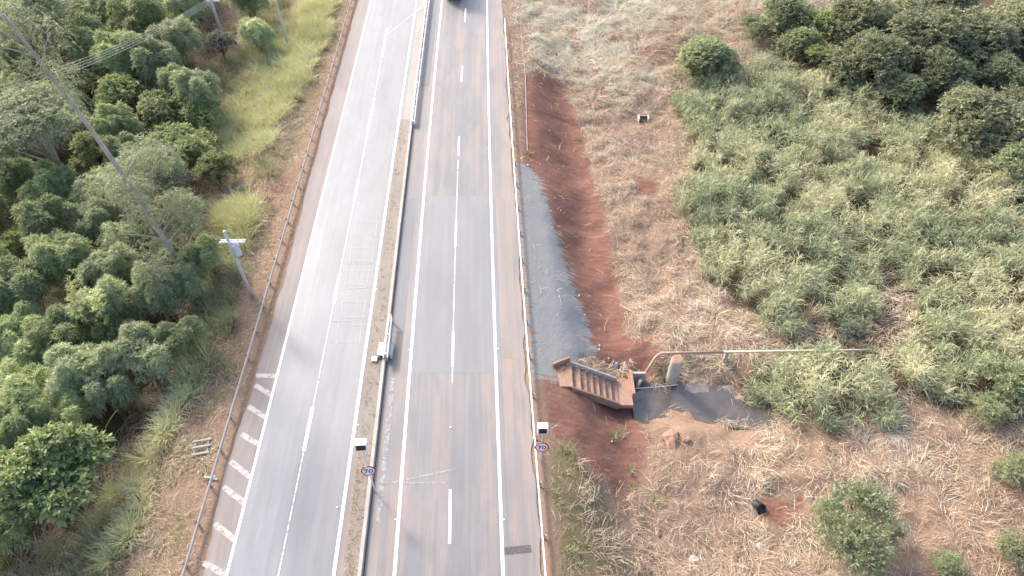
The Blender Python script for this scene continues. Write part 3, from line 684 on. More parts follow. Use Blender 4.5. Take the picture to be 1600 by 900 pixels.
# dark pipe mouth lying in the straw
pr = gp(1186, 795); t = thing('pipe_mouth', pr, 'dark round pipe mouth lying in the straw at lower right', 'pipe')
n = 20; V = []; dv = np.array([.25, -.75, .6]); dv /= np.linalg.norm(dv); a = np.cross(dv, [0, 0, 1]); a /= np.linalg.norm(a); b = np.cross(dv, a)
for rr_, tt in ((.42, -.6), (.42, .25), (.34, .25), (.34, -.5)):
    for k in range(n): V.append(np.array([0, 0, .2]) + dv * tt + (a * math.cos(2 * math.pi * k / n) + b * math.sin(2 * math.pi * k / n)) * rr_)
mb = MB(); mb.add(V, [(j * n + k, j * n + (k + 1) % n, (j + 1) * n + (k + 1) % n, (j + 1) * n + k) for j in range(3) for k in range(n)] + [tuple(range(3 * n, 4 * n))]); mb.build('ring', M['truck_dark'], t, True)
# slatted frame on the left verge
pp = gp(315, 699); t = thing('wooden_frame', pp, 'weathered slatted wooden frame lying on the grass left of the guardrail', 'pallet', rz=R(12))
for k in range(3): mb = MB(); mb.box((0, -.62 + .6 * k, .14 + .05 * (k % 2)), (1.35, .16, .05)); mb.build('slat', M['wood_pale'], t)
for s in (-1, 1): mb = MB(); mb.box((s * .5, 0, .06), (.09, 1.5, .09)); mb.build('runner', M['wood_pale'], t)
pp = gp(330, 748); mb = MB(pp); mb.box(pp + [0, 0, .12], (1.1, .14, .06), [(.97, -.22, 0), (.22, .97, 0), (0, 0, 1)]); mb.box(pp + [.1, .05, .2], (.5, .1, .04), [(.97, .22, 0), (-.22, .97, 0), (0, 0, 1)])
tag(mb.build('loose_board', M['white_stone']), 'pale loose board under the left guardrail by the hatched shoulder', 'board')

# rocks and litter
def rock(px, r, label, mat, seed, cat='rock', flat=.6, name='rock', zc=.15):
    c = gp(*px); rg = np.random.default_rng(seed); mb = MB(c); n, m = 9, 6; V = []
    st = np.array([1 + .3 * rg.random(), .8 + .3 * rg.random(), flat])
    ph = rg.random(6) * 6
    for j in range(m + 1):
        th = math.pi * j / m
        for k in range(n):
            q = 2 * math.pi * k / n; d = np.array([math.sin(th) * math.cos(q), math.sin(th) * math.sin(q), math.cos(th)])
            w = 1 + .22 * math.sin(3 * d[0] + ph[0]) + .18 * math.sin(4 * d[1] + ph[1]) + .14 * math.sin(5 * d[2] + ph[2]) + .06 * math.sin(9 * d[0] + 7 * d[1] + ph[3])
            V.append(c + d * st * r * w + [0, 0, zc * r])
    mb.add(V, [(j * n + k, (j + 1) * n + k, (j + 1) * n + (k + 1) % n, j * n + (k + 1) % n) for j in range(m) for k in range(n)])
    return tag(mb.build(name, mat), label, cat)
rock((1049, 687), .75, 'large reddish boulder on bare soil below the stream', M['rock'], 1)
rock((1072, 689), .32, 'small rock touching the right side of the large boulder', M['rock'], 2)
rock((1088, 606), 1.1, 'broad flat grey slab beside the stream under the pier', M['rock_grey'], 3, flat=.2, zc=.1)
rock((1138, 608), .6, 'rounded earth covered boulder at the edge of the thicket by the stream', M['rock_grey'], 4, flat=.3, zc=.1)
rock((1010, 643), .42, 'dark wet stone at the near edge of the stream', M['rock_grey'], 5)
rock((1030, 637), .35, 'brown stone on the near bank right of the wet stone', M['rock'], 6)
rock((1018, 620), .3, 'brown stone in the water below the pipe outlet', M['rock'], 7)
rock((1028, 832), .28, 'brown lump of soil among the straw left of the white stone', M['rock'], 8)
rock((1085, 875), .32, 'white stone lying in the straw near the lower edge', M['white_stone'], 9)
rock((1265, 778), .22, 'white stone left of the green shrub at lower right', M['white_stone'], 10)
rock((1188, 853), .25, 'pale stone in the straw under the dark pipe mouth', M['white_stone'], 11)
rock((964, 570), .28, 'dark blue grey lump beside the top of the headwall', M['blue_bag'], 12, 'bag', name='plastic_bag')
rock((923, 782), .16, 'small white litter scrap in the grass below the right sign', M['white_stone'], 13, 'litter', .3, 'litter_scrap')
rock((266, 657), .16, 'small white litter scrap at the edge of the bamboo', M['white_stone'], 14, 'litter', .3, 'litter_scrap')
rock((311, 738), .15, 'small white litter scrap below the slatted wooden frame', M['white_stone'], 15, 'litter', .3, 'litter_scrap')
ordn = ['first', 'second', 'third', 'fourth', 'fifth', 'sixth', 'seventh', 'eighth', 'ninth', 'tenth', 'eleventh', 'twelfth', 'thirteenth', 'fourteenth', 'fifteenth', 'sixteenth', 'seventeenth', 'eighteenth', 'nineteenth', 'twentieth'] + ['twenty ' + q for q in ('first', 'second', 'third', 'fourth', 'fifth', 'sixth', 'seventh', 'eighth', 'ninth')] + ['thirtieth']
rg = np.random.default_rng(5)
pebs = [(905, 462), (914, 492), (938, 492), (940, 494), (936, 341), (861, 329), (825, 258), (837, 278), (876, 329), (937, 540), (936, 546), (951, 560), (985, 563), (984, 572), (906, 460), (835, 270), (858, 204), (880, 260), (956, 690), (1135, 690)]
for i, (u, v) in enumerate(sorted(pebs, key=lambda q: q[1])):
    r_ = rock((u, v), (.05 + .05 * rg.random()), 'small pale pebble scattered on the bare red slope', M['white_stone'], 40 + i, 'pebble', name='pebble'); r_['group'] = 'pale pebbles on the red slope'; r_['label'] = f'pale pebble on the bare red soil, {ordn[i]} from the top'

# ------------------------------------------------------------------ truck at the top edge
xt = float((xRL(106) + xRC(106)) / 2) - .1; yt = 107.0
t = thing('cargo_truck', (xt, yt, .01), 'cargo truck driving away in the left lane at the top edge', 'truck', rz=R(1.5))
mb = MB(); mb.box((0, 4.2, 2.45), (2.5, 8.2, 2.6), bev=.04); cb = mb.build('cargo_box', M['truck_box'], t)
for s in (-1, 1): mb = MB(); mb.box((s * .61, .08, 2.45), (1.18, .05, 2.45), bev=.01); mb.build('rear_door', M['truck_box'], cb)
mb = MB(); mb.box((0, 4.6, .95), (.9, 9.4, .3)); mb.build('chassis', M['truck_dark'], t)
mb = MB(); mb.box((0, .12, .62), (2.3, .12, .14), bev=.02); mb.build('bumper', M['truck_dark'], t)
for s in (-1, 1): mb = MB(); mb.box((s * .95, .1, .86), (.3, .08, .14)); mb.build('tail_lamp', M['tail_red'], t)
mb = MB(); mb.box((0, 9.5, 1.75), (2.35, 1.9, 2.3), bev=.15); mb.build('cab', M['truck_box'], t)
for yy in (1.6, 2.8, 9.2):
    for s in (-1, 1):
        mb = MB(); mb.tube([(s * .82, yy, .5), (s * 1.2, yy, .5)], .5, 18); wv = mb.build('wheel', M['rubber'], t)
        mb = MB(); mb.tube([(s * 1.17, yy, .5), (s * 1.215, yy, .5)], .27, 14); mb.build('rim', M['galv'], wv)
for s in (-1, 1): mb = MB(); mb.box((s * 1.0, .75, .55), (.5, .04, .6)); mb.build('mud_flap', M['rubber'], t)

# ------------------------------------------------------------------ vegetation builders
def nrm(a): return a / (np.linalg.norm(a, axis=-1, keepdims=True) + 1e-9)
def kites(P, D, N, L, W):
    """one four-cornered leaf per row: base, side, tip, side, gently folded"""
    D = nrm(D); S = nrm(np.cross(D, N)); n = len(P); U = np.cross(S, D)
    a = P; c = P + D * L[:, None]; m = P + D * (L * .45)[:, None] + U * (W * .25)[:, None]
    V = np.stack([a, m + S * W[:, None] / 2, c, m - S * W[:, None] / 2], 1).reshape(-1, 3)
    return V, np.arange(n * 4).reshape(n, 4)
def blades(P, az, el, droop, L, W, seg=3):
    n = len(P); V = np.zeros((n, seg + 1, 2, 3)); p = P.copy(); h = np.stack([np.cos(az), np.sin(az), 0 * az], 1)
    S = np.stack([-np.sin(az), np.cos(az), 0 * az], 1); tw = np.random.default_rng(n).normal(0, .5, n); S[:, 2] += tw; S = nrm(S)
    for k in range(seg + 1):
        t = k / seg; w = W * (1 - t) ** .7 * (.55 + .45 * min(1, t * 4 + .3)) + .004
        V[:, k, 0] = p - S * w[:, None] / 2; V[:, k, 1] = p + S * w[:, None] / 2
        e = el - droop * (t + .5 / seg); p = p + (h * np.cos(e)[:, None] + np.array([0, 0, 1]) * np.sin(e)[:, None]) * (L / seg)[:, None]
    b = (np.arange(n) * (seg + 1) * 2)[:, None]; q = []
    for k in range(seg): q.append(np.concatenate([b + 2 * k, b + 2 * k + 1, b + 2 * k + 3, b + 2 * k + 2], 1))
    return V.reshape(-1, 3), np.stack(q, 1).reshape(-1, 4), seg
def crown(rg, lobes, nspray, per, L, W, slen, droop, outw, upw, jit, shell=(.55, 1.0), lower=-.35, nup=.6):
    """leafy sprays rooted in the shell of each lobe (cx,cy,cz,rx,rz)"""
    lobes = np.array(lobes, float); wgt = lobes[:, 3] ** 2; k = rg.choice(len(lobes), nspray, p=wgt / wgt.sum()); lb = lobes[k]
    u = nrm(rg.normal(size=(nspray, 3))); u[:, 2] = np.where(u[:, 2] < lower, -u[:, 2], u[:, 2])
    r = rg.uniform(shell[0], shell[1], nspray) ** .6
    root = lb[:, :3] + u * np.stack([lb[:, 3], lb[:, 3], lb[:, 4]], 1) * r[:, None]
    ax = nrm(u * outw + np.array([0, 0, 1]) * upw + rg.normal(size=(nspray, 3)) * jit)
    lobev = rg.uniform(-.16, .16, len(lobes))[k]; sv = rg.uniform(0, 1, nspray)
    t = np.tile(np.linspace(.05, 1, per), nspray); A = np.repeat(ax, per, 0); n = nspray * per
    sl_ = np.repeat(rg.uniform(.6, 1.25, nspray) * slen, per)
    P = np.repeat(root, per, 0) + A * (t * sl_)[:, None]; P[:, 2] -= droop * sl_ * t * t
    side = nrm(np.cross(A, np.array([0, 0, 1.0])) + 1e-4) * np.where(np.arange(n) % 2, 1, -1)[:, None]
    D = A * .8 + side * .75 + rg.normal(size=(n, 3)) * .35; D[:, 2] -= droop * (1.1 * t + .25)
    N = np.array([0, 0, 1.0]) * nup + np.repeat(u, per, 0) * (1 - nup) + rg.normal(size=(n, 3)) * .35
    V, Fq = kites(P, D, N, L * rg.uniform(.65, 1.3, n), W * rg.uniform(.7, 1.3, n))
    v = np.clip(.42 + np.repeat(lobev + (sv - .5) * .35, per) + rg.normal(0, .17, n), 0, 1)
    return V, Fq, v
def limbs(rg, pts_list, name, mat, n=6):
    mb = MB()
    for pts, rad in pts_list: mb.tube(pts, rad, n)
    return mb.mesh(name, mat, True)
def asset(name, V, F, v, mat):
    me = mesh_np('tmp', V, F, mat, attrs={'v': ('FACE', v)}); d = me.data; bpy.data.objects.remove(me); d.name = name; return d
def bez(a, b, c, n=5): return [np.array(a) * (1 - t) ** 2 + 2 * np.array(b) * t * (1 - t) + np.array(c) * t * t for t in np.linspace(0, 1, n)]

def make_bamboo(seed, mat):
    rg = np.random.default_rng(seed); lob = []; st = []
    nl = rg.integers(7, 11)
    for k in range(nl):
        a = 2.4 * k + rg.normal(0, .4); d = (.25 + .5 * math.sqrt(k)) * rg.uniform(.75, 1.2); h = rg.uniform(3.0, 5.4) - .25 * d
        rx = rg.uniform(.55, .95); rz = rg.uniform(1.2, 2.3)
        for q, w in ((0, 1.0), (.75, .8)):                                  # the head bends over outwards
            lob.append((math.cos(a) * (d + q * .5), math.sin(a) * (d + q * .5), h + q * rz * .55, rx * w, rz * (1 - .35 * q)))
        for q in range(2):
            tp = np.array(lob[-1][:3]) + rg.normal(0, .3, 3) + [0, 0, .3]; st.append((bez(rg.normal(0, .35, 3) * [1, 1, 0] - [0, 0, .6], tp * [.3, .3, .85], tp), [.055, .05, .045, .035, .02]))
    V, Fq, v = crown(rg, lob, 1050, 14, .46, .07, .75, .9, .9, .55, .2, nup=.4)
    return asset('bamboo_crown', V, Fq, v, mat), limbs(rg, st, 'bamboo_culms', M['culm'], 5)
def make_broad(seed, mat, Rr=2.5, nspray=620, per=10, L=.36, W=.17, squash=.8, h=3.6, nl=12, droop=.35, slen=.55, trunk='bark_dark', upw=.5, gap=1.0, low=.28):
    rg = np.random.default_rng(seed); lob = []; st = []; k = Rr / 2.5
    st.append((bez((0, 0, -.6), (.1 * k, 0, h * .35), (rg.normal(0, .2) * k, rg.normal(0, .2) * k, h * .8)), list(np.linspace(.17, .09, 5) * k)))
    for i in range(nl):
        u = nrm(rg.normal(size=3)); u[2] = abs(u[2]) * (1 + low) - low; d = rg.uniform(.45, .78) * Rr
        c = (u[0] * d, u[1] * d, h + u[2] * d * squash, rg.uniform(.3, .46) * Rr * gap, rg.uniform(.24, .36) * Rr * squash * gap); lob.append(c)
        st.append((bez((0, 0, h * rg.uniform(.35, .65)), np.array(c[:3]) * [.5, .5, .7], np.array(c[:3])), list(np.linspace(.085, .02, 5) * k)))
    V, Fq, v = crown(rg, lob, nspray, per, L, W, slen, droop, .9, upw, .45)
    return asset('tree_crown', V, Fq, v, mat), limbs(rg, st, 'tree_trunk', M[trunk], 6)
def make_tall(seed):
    """tall eucalyptus: bare leaning trunk, thin grey-green foliage on side limbs"""
    rg = np.random.default_rng(seed); H = 27.0; lob = []; st = []
    tr = [np.array([-.10 * z - .004 * z * z, .085 * z, z]) for z in np.linspace(-.6, H, 14)]
    st.append((tr, list(np.linspace(.27, .14, 14))))
    for i in range(38):
        z = rg.uniform(2.0, 13.5) if i < 28 else rg.uniform(20.5, 26.5); b = np.array([-.10 * z - .004 * z * z, .085 * z, z]); a = rg.uniform(0, 2 * math.pi); d = rg.uniform(1.6, 4.2) if i < 28 else rg.uniform(1.0, 2.8)
        e = b + np.array([math.cos(a) * d, math.sin(a) * d, rg.uniform(.2, 1.6)]); st.append((bez(b - [0, 0, .8], (b + e) / 2 + [0, 0, .1], e), [.10, .08, .06, .045, .02]))
        lob.append((*e, rg.uniform(.9, 1.6), rg.uniform(.7, 1.1)))
    V, Fq, v = crown(rg, lob, 2300, 10, .32, .065, .8, .8, .9, .2, .6, (.15, 1.0), -1.0)
    return asset('eucalyptus_crown', V, Fq, v, M['euca']), limbs(rg, st, 'eucalyptus_trunk', M['bark'], 8)
A = {}
A['bamboo'] = [make_bamboo(s, M['bamboo']) for s in (1, 2, 3, 4)]
A['bgrey'] = [make_bamboo(s, M['bamboo_grey']) for s in (5, 6, 7)]
A['mango'] = [make_broad(11, M['broad'], 3.6, 1100, 11, .42, .19, .85, 4.0, 18)]
A['shrub'] = [make_broad(s, M['broad'], 2.5, 600, 10, .32, .12, .8, 2.4, 12, .3, low=.5) for s in (13, 14)]
A['airy'] = [make_broad(s, M['euca'], 4.2, 1300, 9, .36, .085, .75, 6.5, 18, .6, .8, 'bark', .3, .95) for s in (15, 16)]
A['grey'] = [make_broad(17, M['greyleaf'], 2.3, 420, 10, .30, .10, .7, 2.6, 10, .3, .6)]
A['olive'] = [make_broad(s, M['olive'], 5.5, 2300, 10,   .42, .15, .75, 4.6, 34, .3, .8, 'bark_dark', .25, .8, .75) for s in (18, 19)]
A['dark'] = [make_broad(20, M['feather'], 4.2, 1700, 10, .38, .13, .85, 3.9, 24, .3, .7, low=.7)]
A['feather'] = [make_broad(s, M['feather'], 2.6, 640, 13, .24, .065, .62, 1.7, 16, .3, .75, 'bark_dark', .55, .72, .5) for s in (21, 22)]
AR = {'bamboo': (2.6, 4.6), 'bgrey': (2.6, 4.6), 'mango': (3.6, 4.0), 'shrub': (2.5, 2.6), 'airy': (4.2, 6.5), 'grey': (2.3, 2.6), 'olive': (5.5, 4.6), 'dark': (4.2, 3.9), 'feather': (2.6, 1.7)}
NAMES = {'bamboo': ('bamboo_clump', 'bamboo'), 'bgrey': ('bamboo_clump', 'bamboo'), 'mango': ('broadleaf_tree', 'tree'), 'shrub': ('leafy_shrub', 'shrub'), 'airy': ('eucalyptus_tree', 'tree'), 'grey': ('grey_shrub', 'shrub'), 'olive': ('olive_tree', 'tree'), 'dark': ('evergreen_tree', 'tree'), 'feather': ('feathery_shrub', 'shrub')}
NAMES['olive'] = ('spreading_tree', 'tree')
vr = np.random.default_rng(77); USED = []
def plant(kind, u, v, rpx, label, group=None, ground=None):
    r0, hc = AR[kind]; d = 60.0
    for _ in range(3):
        sc = rpx * d / FPX / r0; p = gp(u, v, hc * sc) if ground is None else ground
        d = math.hypot(p[1], CAM_H - p[2]) * math.cos(math.atan(abs(v - 450) / FPX)); 
    z = h1(p[0], p[1]); USED.append((p[0], p[1], rpx * d / FPX))
    cr, tr = A[kind][int(vr.integers(len(A[kind])))]
    if kind in ('dark', 'olive'): z -= 1.0 * sc
    t = thing(NAMES[kind][0], (p[0], p[1], z), label, NAMES[kind][1], group, vr.uniform(0, 6.28)); t.scale = (sc, sc, sc * vr.uniform(.92, 1.1))
    link('crown', cr, t); link('culms' if kind in ('bamboo', 'bgrey') else 'trunk', tr, t)
    return t
# tall bare trunk leaning left
tb = gp(303, 452); cr, tr = make_tall(3)
t = thing('tall_eucalyptus', (tb[0], tb[1], tb[2]), 'tall eucalyptus with long bare grey trunk leaning towards the top left corner', 'tree'); link('crown', cr, t); link('trunk', tr, t)
GL = 'left woodland plants'
for a in [
    ('bamboo', 62, 345, 44, 'light green bamboo clump above the dark hollow near the left edge'),
    ('bamboo', 88, 398, 46, 'broad bamboo dome left of the dark hollow, level with the transformer pole'),
    ('bamboo', 22, 445, 46, 'bright bamboo dome cut by the left edge, level with the pole base'),
    ('bgrey', 150, 475, 42, 'bluish bamboo plume with yellow shoots standing in front of it'),
    ('bamboo', 183, 505, 34, 'narrow bamboo plume just right of the yellow shoots'),
    ('bgrey', 262, 400, 26, 'slim bamboo top against the dark eucalyptus trunk'),
    ('bgrey', 245, 452, 40, 'tall bluish bamboo plume under the slim top beside the trunk'),
    ('bgrey', 220, 545, 48, 'drooping bluish bamboo plume nearest the brown brush, mid left'),
    ('bamboo', 282, 520, 34, 'dark bamboo clump between the drooping plume and the reeds'),
    ('bamboo', 95, 515, 42, 'yellow green bamboo dome below the bluish plume with shoots'),
    ('bamboo', 40, 548, 40, 'yellow green bamboo dome at the left edge below the bright one'),
    ('bgrey', 128, 572, 50, 'wide pale bamboo dome in the middle of the lower left grove'),
    ('bamboo', 35, 605, 44, 'large bamboo dome at the left edge above the broadleaf tree'),
    ('bgrey', 170, 610, 36, 'rounded bamboo head leaning over a bare leaning stem'),
    ('bamboo', 105, 645, 36, 'small round bamboo head directly above the broadleaf tree'),
    ('bamboo', 30, 660, 42, 'bamboo dome at the left edge beside the broadleaf tree top'),
    ('mango', 78, 752, 84, 'dense dark green broadleaf tree at the lower left'),
    ('bamboo', 20, 275, 38, 'feathery bamboo clump at the left edge under the airy eucalyptus'),
    ('bamboo', 80, 292, 42, 'bright feathery bamboo clump right of the one at the left edge'),
    ('bamboo', 132, 60, 40, 'dark bamboo clump right of the leaning trunk near the top'),
    ('bamboo', 190, 88, 38, 'bamboo clump crossed by the lower power lines'),
    ('bgrey', 240, 92, 36, 'round bluish bamboo dome right below the power lines'),
    ('bgrey', 268, 50, 36, 'bluish bamboo dome left of the thick pale pole'),
    ('bamboo', 215, 22, 40, 'bamboo clump at the top edge above the power lines'),
    ('bamboo', 150, 18, 36, 'yellowish bamboo clump at the top edge right of the trunk'),
    ('bgrey', 398, 42, 28, 'bamboo clump right of the thick pale pole'),
    ('bgrey', 288, 2, 32, 'bamboo clump at the top edge beside the thick pale pole'),
    ('bamboo', 385, -8, 30, 'bamboo clump at the top edge right of the thick pale pole'),
    ('grey', 345, 72, 26, 'pale grey leafed shrub at the foot of the thick pale pole'),
    ('airy', 55, 195, 84, 'airy grey green eucalyptus with bare branches left of the leaning trunk'),
    ('airy', 60, 30, 70, 'brownish airy eucalyptus in the top left corner'),
    ('shrub', 130, 128, 44, 'light green leafy tree left of the leaning trunk'),
    ('shrub', 190, 150, 40, 'light green leafy tree right of the leaning trunk'),
    ('shrub', 255, 172, 38, 'light green shrub between the leaning trunk and the tall grass'),
    ('shrub', 240, 122, 30, 'small bright shrub below the round bluish bamboo dome'),
    ('airy', 225, 285, 60, 'dull green airy tree crown around the foot of the bare trunk'),
    ('shrub', 300, 225, 36, 'green shrub left of the yellow green grass slope'),
    ('shrub', 335, 262, 32, 'rounded shrub above the bare red patch on the left verge'),
    ('shrub', 150, 240, 38, 'leafy shrub below the leaning trunk, left of its bare stretch'),
    ('airy', 285, 335, 46, 'grey green airy crown right of the trunk, above the reeds'),
    ('bgrey', 285, 430, 34, 'dark bamboo hiding the foot of the tall bare trunk'),
    ('bamboo', 318, 395, 28, 'low bamboo right of the tall trunk above the reeds'),
    ('bgrey', 305, 135, 34, 'bluish bamboo below the grey shrub at upper left'),
    ('shrub', 318, 178, 30, 'green shrub between the bamboo and the tall verge grass'),
    ('shrub', 265, 215, 36, 'leafy shrub beside the bare stretch of the leaning trunk'),
    ('grey', 378, 298, 9, 'tiny pale leafed bush beside the bare red patch'),
]: plant(*a)
# trees and shrubs on the right
for a in [
    ('olive', 1372, 92, 66, 'olive tree crown at the left end of the row behind the thicket'),
    ('olive', 1455, 45, 74, 'broad olive brown tree crown in the middle of the top right row'),
    ('olive', 1535, 50, 66, 'reddish olive tree crown near the top right corner'),
    ('olive', 1600, 20, 62, 'olive tree crown cut by the top right corner'),
    ('olive', 1345, 25, 56, 'olive tree crown at the top edge behind the bright green tree'),
    ('dark', 1470, 112, 46, 'dark green tree in the shade under the broad olive crowns'),
    ('olive', 1535, 185, 70, 'grey brown tree with flat topped crown standing in the thicket'),
    ('olive', 1605, 165, 58, 'grey brown tree crown at the right edge beside the flat topped one'),
    ('dark', 1590, 255, 48, 'greener tree at the right edge below the grey brown crowns'),
    ('shrub', 1288, 42, 34, 'bright green tree above the left corner of the thicket'),
    ('shrub', 1288, 90, 30, 'bright green shrub directly below the bright green tree'),
    ('dark', 1225, 22, 46, 'dark bluish green tree at the top edge right of the pale straw'),
    ('dark', 1415, 135, 40, 'shaded dark tree at the front of the row, left of the flat topped crown'),
    ('olive', 1310, 110, 34, 'low olive tree right of the bright green shrub'),
    ('dark', 1255, 70, 36, 'dark bushy tree left of the bright green shrub'),
    ('dark', 1345, 140, 30, 'low dark bush where the thicket meets the olive trees'),
    ('olive', 1400, 20, 52, 'olive tree crown on the top edge left of the broad one'),
    ('olive', 1490, 10, 50, 'olive tree crown on the top edge right of the broad one'),
    ('dark', 1500, 150, 34, 'dark bush left of the flat topped grey brown crown'),
    ('dark', 1565, 110, 36, 'small green tree between the olive and grey brown crowns'),
    ('dark', 1108, 82, 46, 'lone green shrub between the pale straw and the thicket'),
    ('feather', 1085, 105, 26, 'low shrub at the left foot of the lone green shrub'),
    ('feather', 1135, 108, 26, 'low shrub at the right foot of the lone green shrub'),
    ('feather', 1180, 48, 30, 'dark shrub at the edge of the pale straw near the top'),
    ('feather', 1578, 600, 50, 'feathery green shrub at the right edge above the cut straw'),
    ('feather', 1545, 645, 32, 'small feathery shrub below the larger one at the right edge'),
    ('feather', 1592, 735, 34, 'green bush at the right edge in the cut straw'),
    ('feather', 1345, 825, 72, 'wide bluish green shrub standing alone in the cut straw'),
    ('feather', 1290, 800, 26, 'small green shrub touching the left of the wide shrub'),
    ('feather', 1482, 885, 30, 'low green shrub at the lower edge right of the wide shrub'),
    ('feather', 1595, 865, 34, 'green bush in the lower right corner'),
    ('grey', 1328, 522, 22, 'pale grey leafed plant just above the straight pipe'),
]: plant(*a)
# the rest of the woodland on the left: more clumps between the ones above
USED.append((b3[0], b3[1] - 2.5, 3.0)); USED.append((b3[0], b3[1] - 6, 2.5)); LEFTWOOD = np.array(DARK[0])
def proj(p):
    d = np.array(p) - [0, 0, CAM_H]; f = d[1] * math.cos(PITCH) - d[2] * math.sin(PITCH); up = d[1] * math.sin(PITCH) + d[2] * math.cos(PITCH)
    return 800 + FPX * d[0] / f, 450 - FPX * up / f
rows = [(-40, 30, 'the top edge'), (30, 75, 'the power lines'), (75, 120, 'the grey shrub'), (120, 170, 'the tall grass'), (170, 220, 'the bare trunk'), (220, 275, 'the trunk foot'), (275, 330, 'the red patch'), (330, 390, 'the transformer'), (390, 450, 'the pole shaft'), (450, 510, 'the pole base'), (510, 570, 'the reeds'), (570, 630, 'the first hatching'), (630, 690, 'the leaning stem'), (690, 760, 'the wooden frame'), (760, 960, 'the lowest hatching')]
fill = [[] for _ in rows]; tries = 0
while tries < 2600:
    tries += 1; x = vr.uniform(-84, -26); y = vr.uniform(16, 122)
    if dist_poly(np.array([x]), np.array([y]), DARK[0])[0] < .6: continue
    if min((math.hypot(x - a, y - b) / (c * .85 + 1.9) for a, b, c in USED), default=9) < 1: continue
    u, v = proj((x, y, h1(x, y) + 3.5))
    if u < -50 or v > 930 or v < -40: continue
    for i, (a, b, nm) in enumerate(rows):
        if a < v <= b: fill[i].append((u, v, x, y)); break
    USED.append((x, y, 2.1))
for (a, b, nm), L in zip(rows, fill):
    L.sort()
    for k, (u, v, x, y) in enumerate(L):
        kind = ['bamboo', 'bgrey', 'bamboo', 'shrub'][int(vr.integers(4))]
        z = h1(x, y); d = math.hypot(y, CAM_H); rpx = vr.uniform(1.9, 2.5) * FPX / 68
        
        w = {'bamboo': 'low green bamboo', 'bgrey': 'low bluish bamboo', 'shrub': 'low leafy shrub'}[kind]
        cr, tr = A[kind][int(vr.integers(len(A[kind])))]; sc = vr.uniform(.72, 1.02)
        lab = f'{w}, {ordn[k] if k < 30 else "last"} from left in the grove row level with {nm}'
        t = thing(NAMES[kind][0], (x, y, z), lab, NAMES[kind][1], 'low plants filling the left grove', vr.uniform(0, 6.28)); t.scale = (sc, sc, sc)
        link('crown', cr, t); link('trunk' if kind == 'shrub' else 'culms', tr, t)
# tall yellow bamboo shoots and the bare leaning stem
def shoot(base, top, label, leafy=True):
    a = gp(*base); z = zon(a, *top); u_ = (top[0] - 800) / FPX; 
    e = un(top[0], top[1], a[2] + z); e = np.array([e[0], a[1] + (e[1] - a[1]) * .5, e[2]]); e = np.array([un(*top, a[2] + z)[0], a[1], a[2] + z])
    t = thing('bamboo_shoot', a, label, 'bamboo'); b = e - a; mb = MB(); mb.tube(bez((0, 0, -.4), b * [.4, .4, .55], b, 7), [.07, .065, .06, .05, .04, .03, .015], 6); mb.build('culm', M['culm'], t, True)
    if leafy:
        rg = np.random.default_rng(int(base[0])); c = [(*(b * q), .42, .4) for q in np.linspace(.55, 1, 6)]
        V, Fq, v = crown(rg, c, 60, 8, .4, .08, .5, .5, .8, .5, .4); link('leaves', asset('shoot_leaves', V, Fq, np.clip(v + .3, 0, 1), M['bamboo']), t)
shoot((130, 560), (118, 428), 'tall yellow bamboo shoot rising left of the bluish plume')
shoot((172, 545), (152, 462), 'shorter yellow bamboo shoot in front of the bluish plume')
shoot((195, 420), (186, 372), 'yellow bamboo stem in the grove left of the eucalyptus trunk', True)
shoot((156, 694), (184, 640), 'bare pale stem leaning out under the rounded bamboo head', False)

# ------------------------------------------------------------------ grasses and straw
GR = np.random.default_rng(2024)
def stuff(name, V, F, v, seg, mat, label):
    o = mesh_np(name, V, F, mat, attrs={'v': ('FACE', np.repeat(v, seg))}); return tag(o, label, kind='stuff')
def scatter(n, x0, x1, y0, y1): return GR.uniform(x0, x1, n), GR.uniform(y0, y1, n)
THICK = gpoly([(1062, 165), (1085, 150), (1130, 120), (1190, 105), (1260, 120), (1340, 160), (1450, 190), (1520, 260), (1640, 300), (1760, 420), (1760, 640), (1600, 660), (1540, 650), (1440, 615), (1390, 640), (1330, 668), (1245, 662), (1190, 640), (1168, 612), (1170, 575), (1215, 560), (1240, 552), (1225, 545), (1180, 530), (1180, 500), (1120, 470), (1098, 440), (1085, 380), (1062, 330), (1078, 270), (1090, 230), (1070, 205)])
GAP = [gpoly([(1255, 500), (1320, 515), (1370, 500), (1360, 460), (1385, 430), (1405, 450), (1425, 510), (1410, 545), (1340, 562), (1255, 558)])]
def in_thick(x, y, amp=2.2):
    nz = (fbm(x / 4.5, y / 4.5, 31) - .5) * amp * 2
    d = dist_poly(x, y, THICK) + nz
    for gpn in GAP: d = np.minimum(d, -dist_poly(x, y, gpn) + nz * .4)
    return d
# cane grass thicket
x, y = scatter(5200, 8, 80, 22, 100); d = in_thick(x, y); keep = (d > 0) & (dist_poly(x, y, STREAM) < .1); x, y, d = x[keep], y[keep], d[keep]
nb = 74; n = len(x)
ch = (1.5 + 1.7 * smooth(d / 2.5)) * (.35 + 1.3 * fbm(x / 3.2, y / 3.2, 51, 2)) * GR.uniform(.75, 1.2, n)
cc = np.clip(.47 + (fbm(x / 4.5, y / 4.5, 71) - .5) * .85 + GR.normal(0, .07, n), 0, 1)
cx, cy = np.repeat(x, nb), np.repeat(y, nb); H_ = np.repeat(ch, nb); m = n * nb
la = GR.uniform(0, 2 * math.pi, m); lr = np.abs(GR.normal(0, .34, m)); t_ = GR.uniform(.12, 1, m) ** .75
P = np.stack([cx + np.cos(la) * lr * (.5 + t_), cy + np.sin(la) * lr * (.5 + t_), hgt(cx, cy) + H_ * t_ * .78], 1)
az = la + GR.normal(0, .8, m)
V, Fq, sg = blades(P, az, GR.uniform(.75, 1.4, m), GR.uniform(1.2, 2.6, m), GR.uniform(.55, 1.15, m), GR.uniform(.045, .085, m))
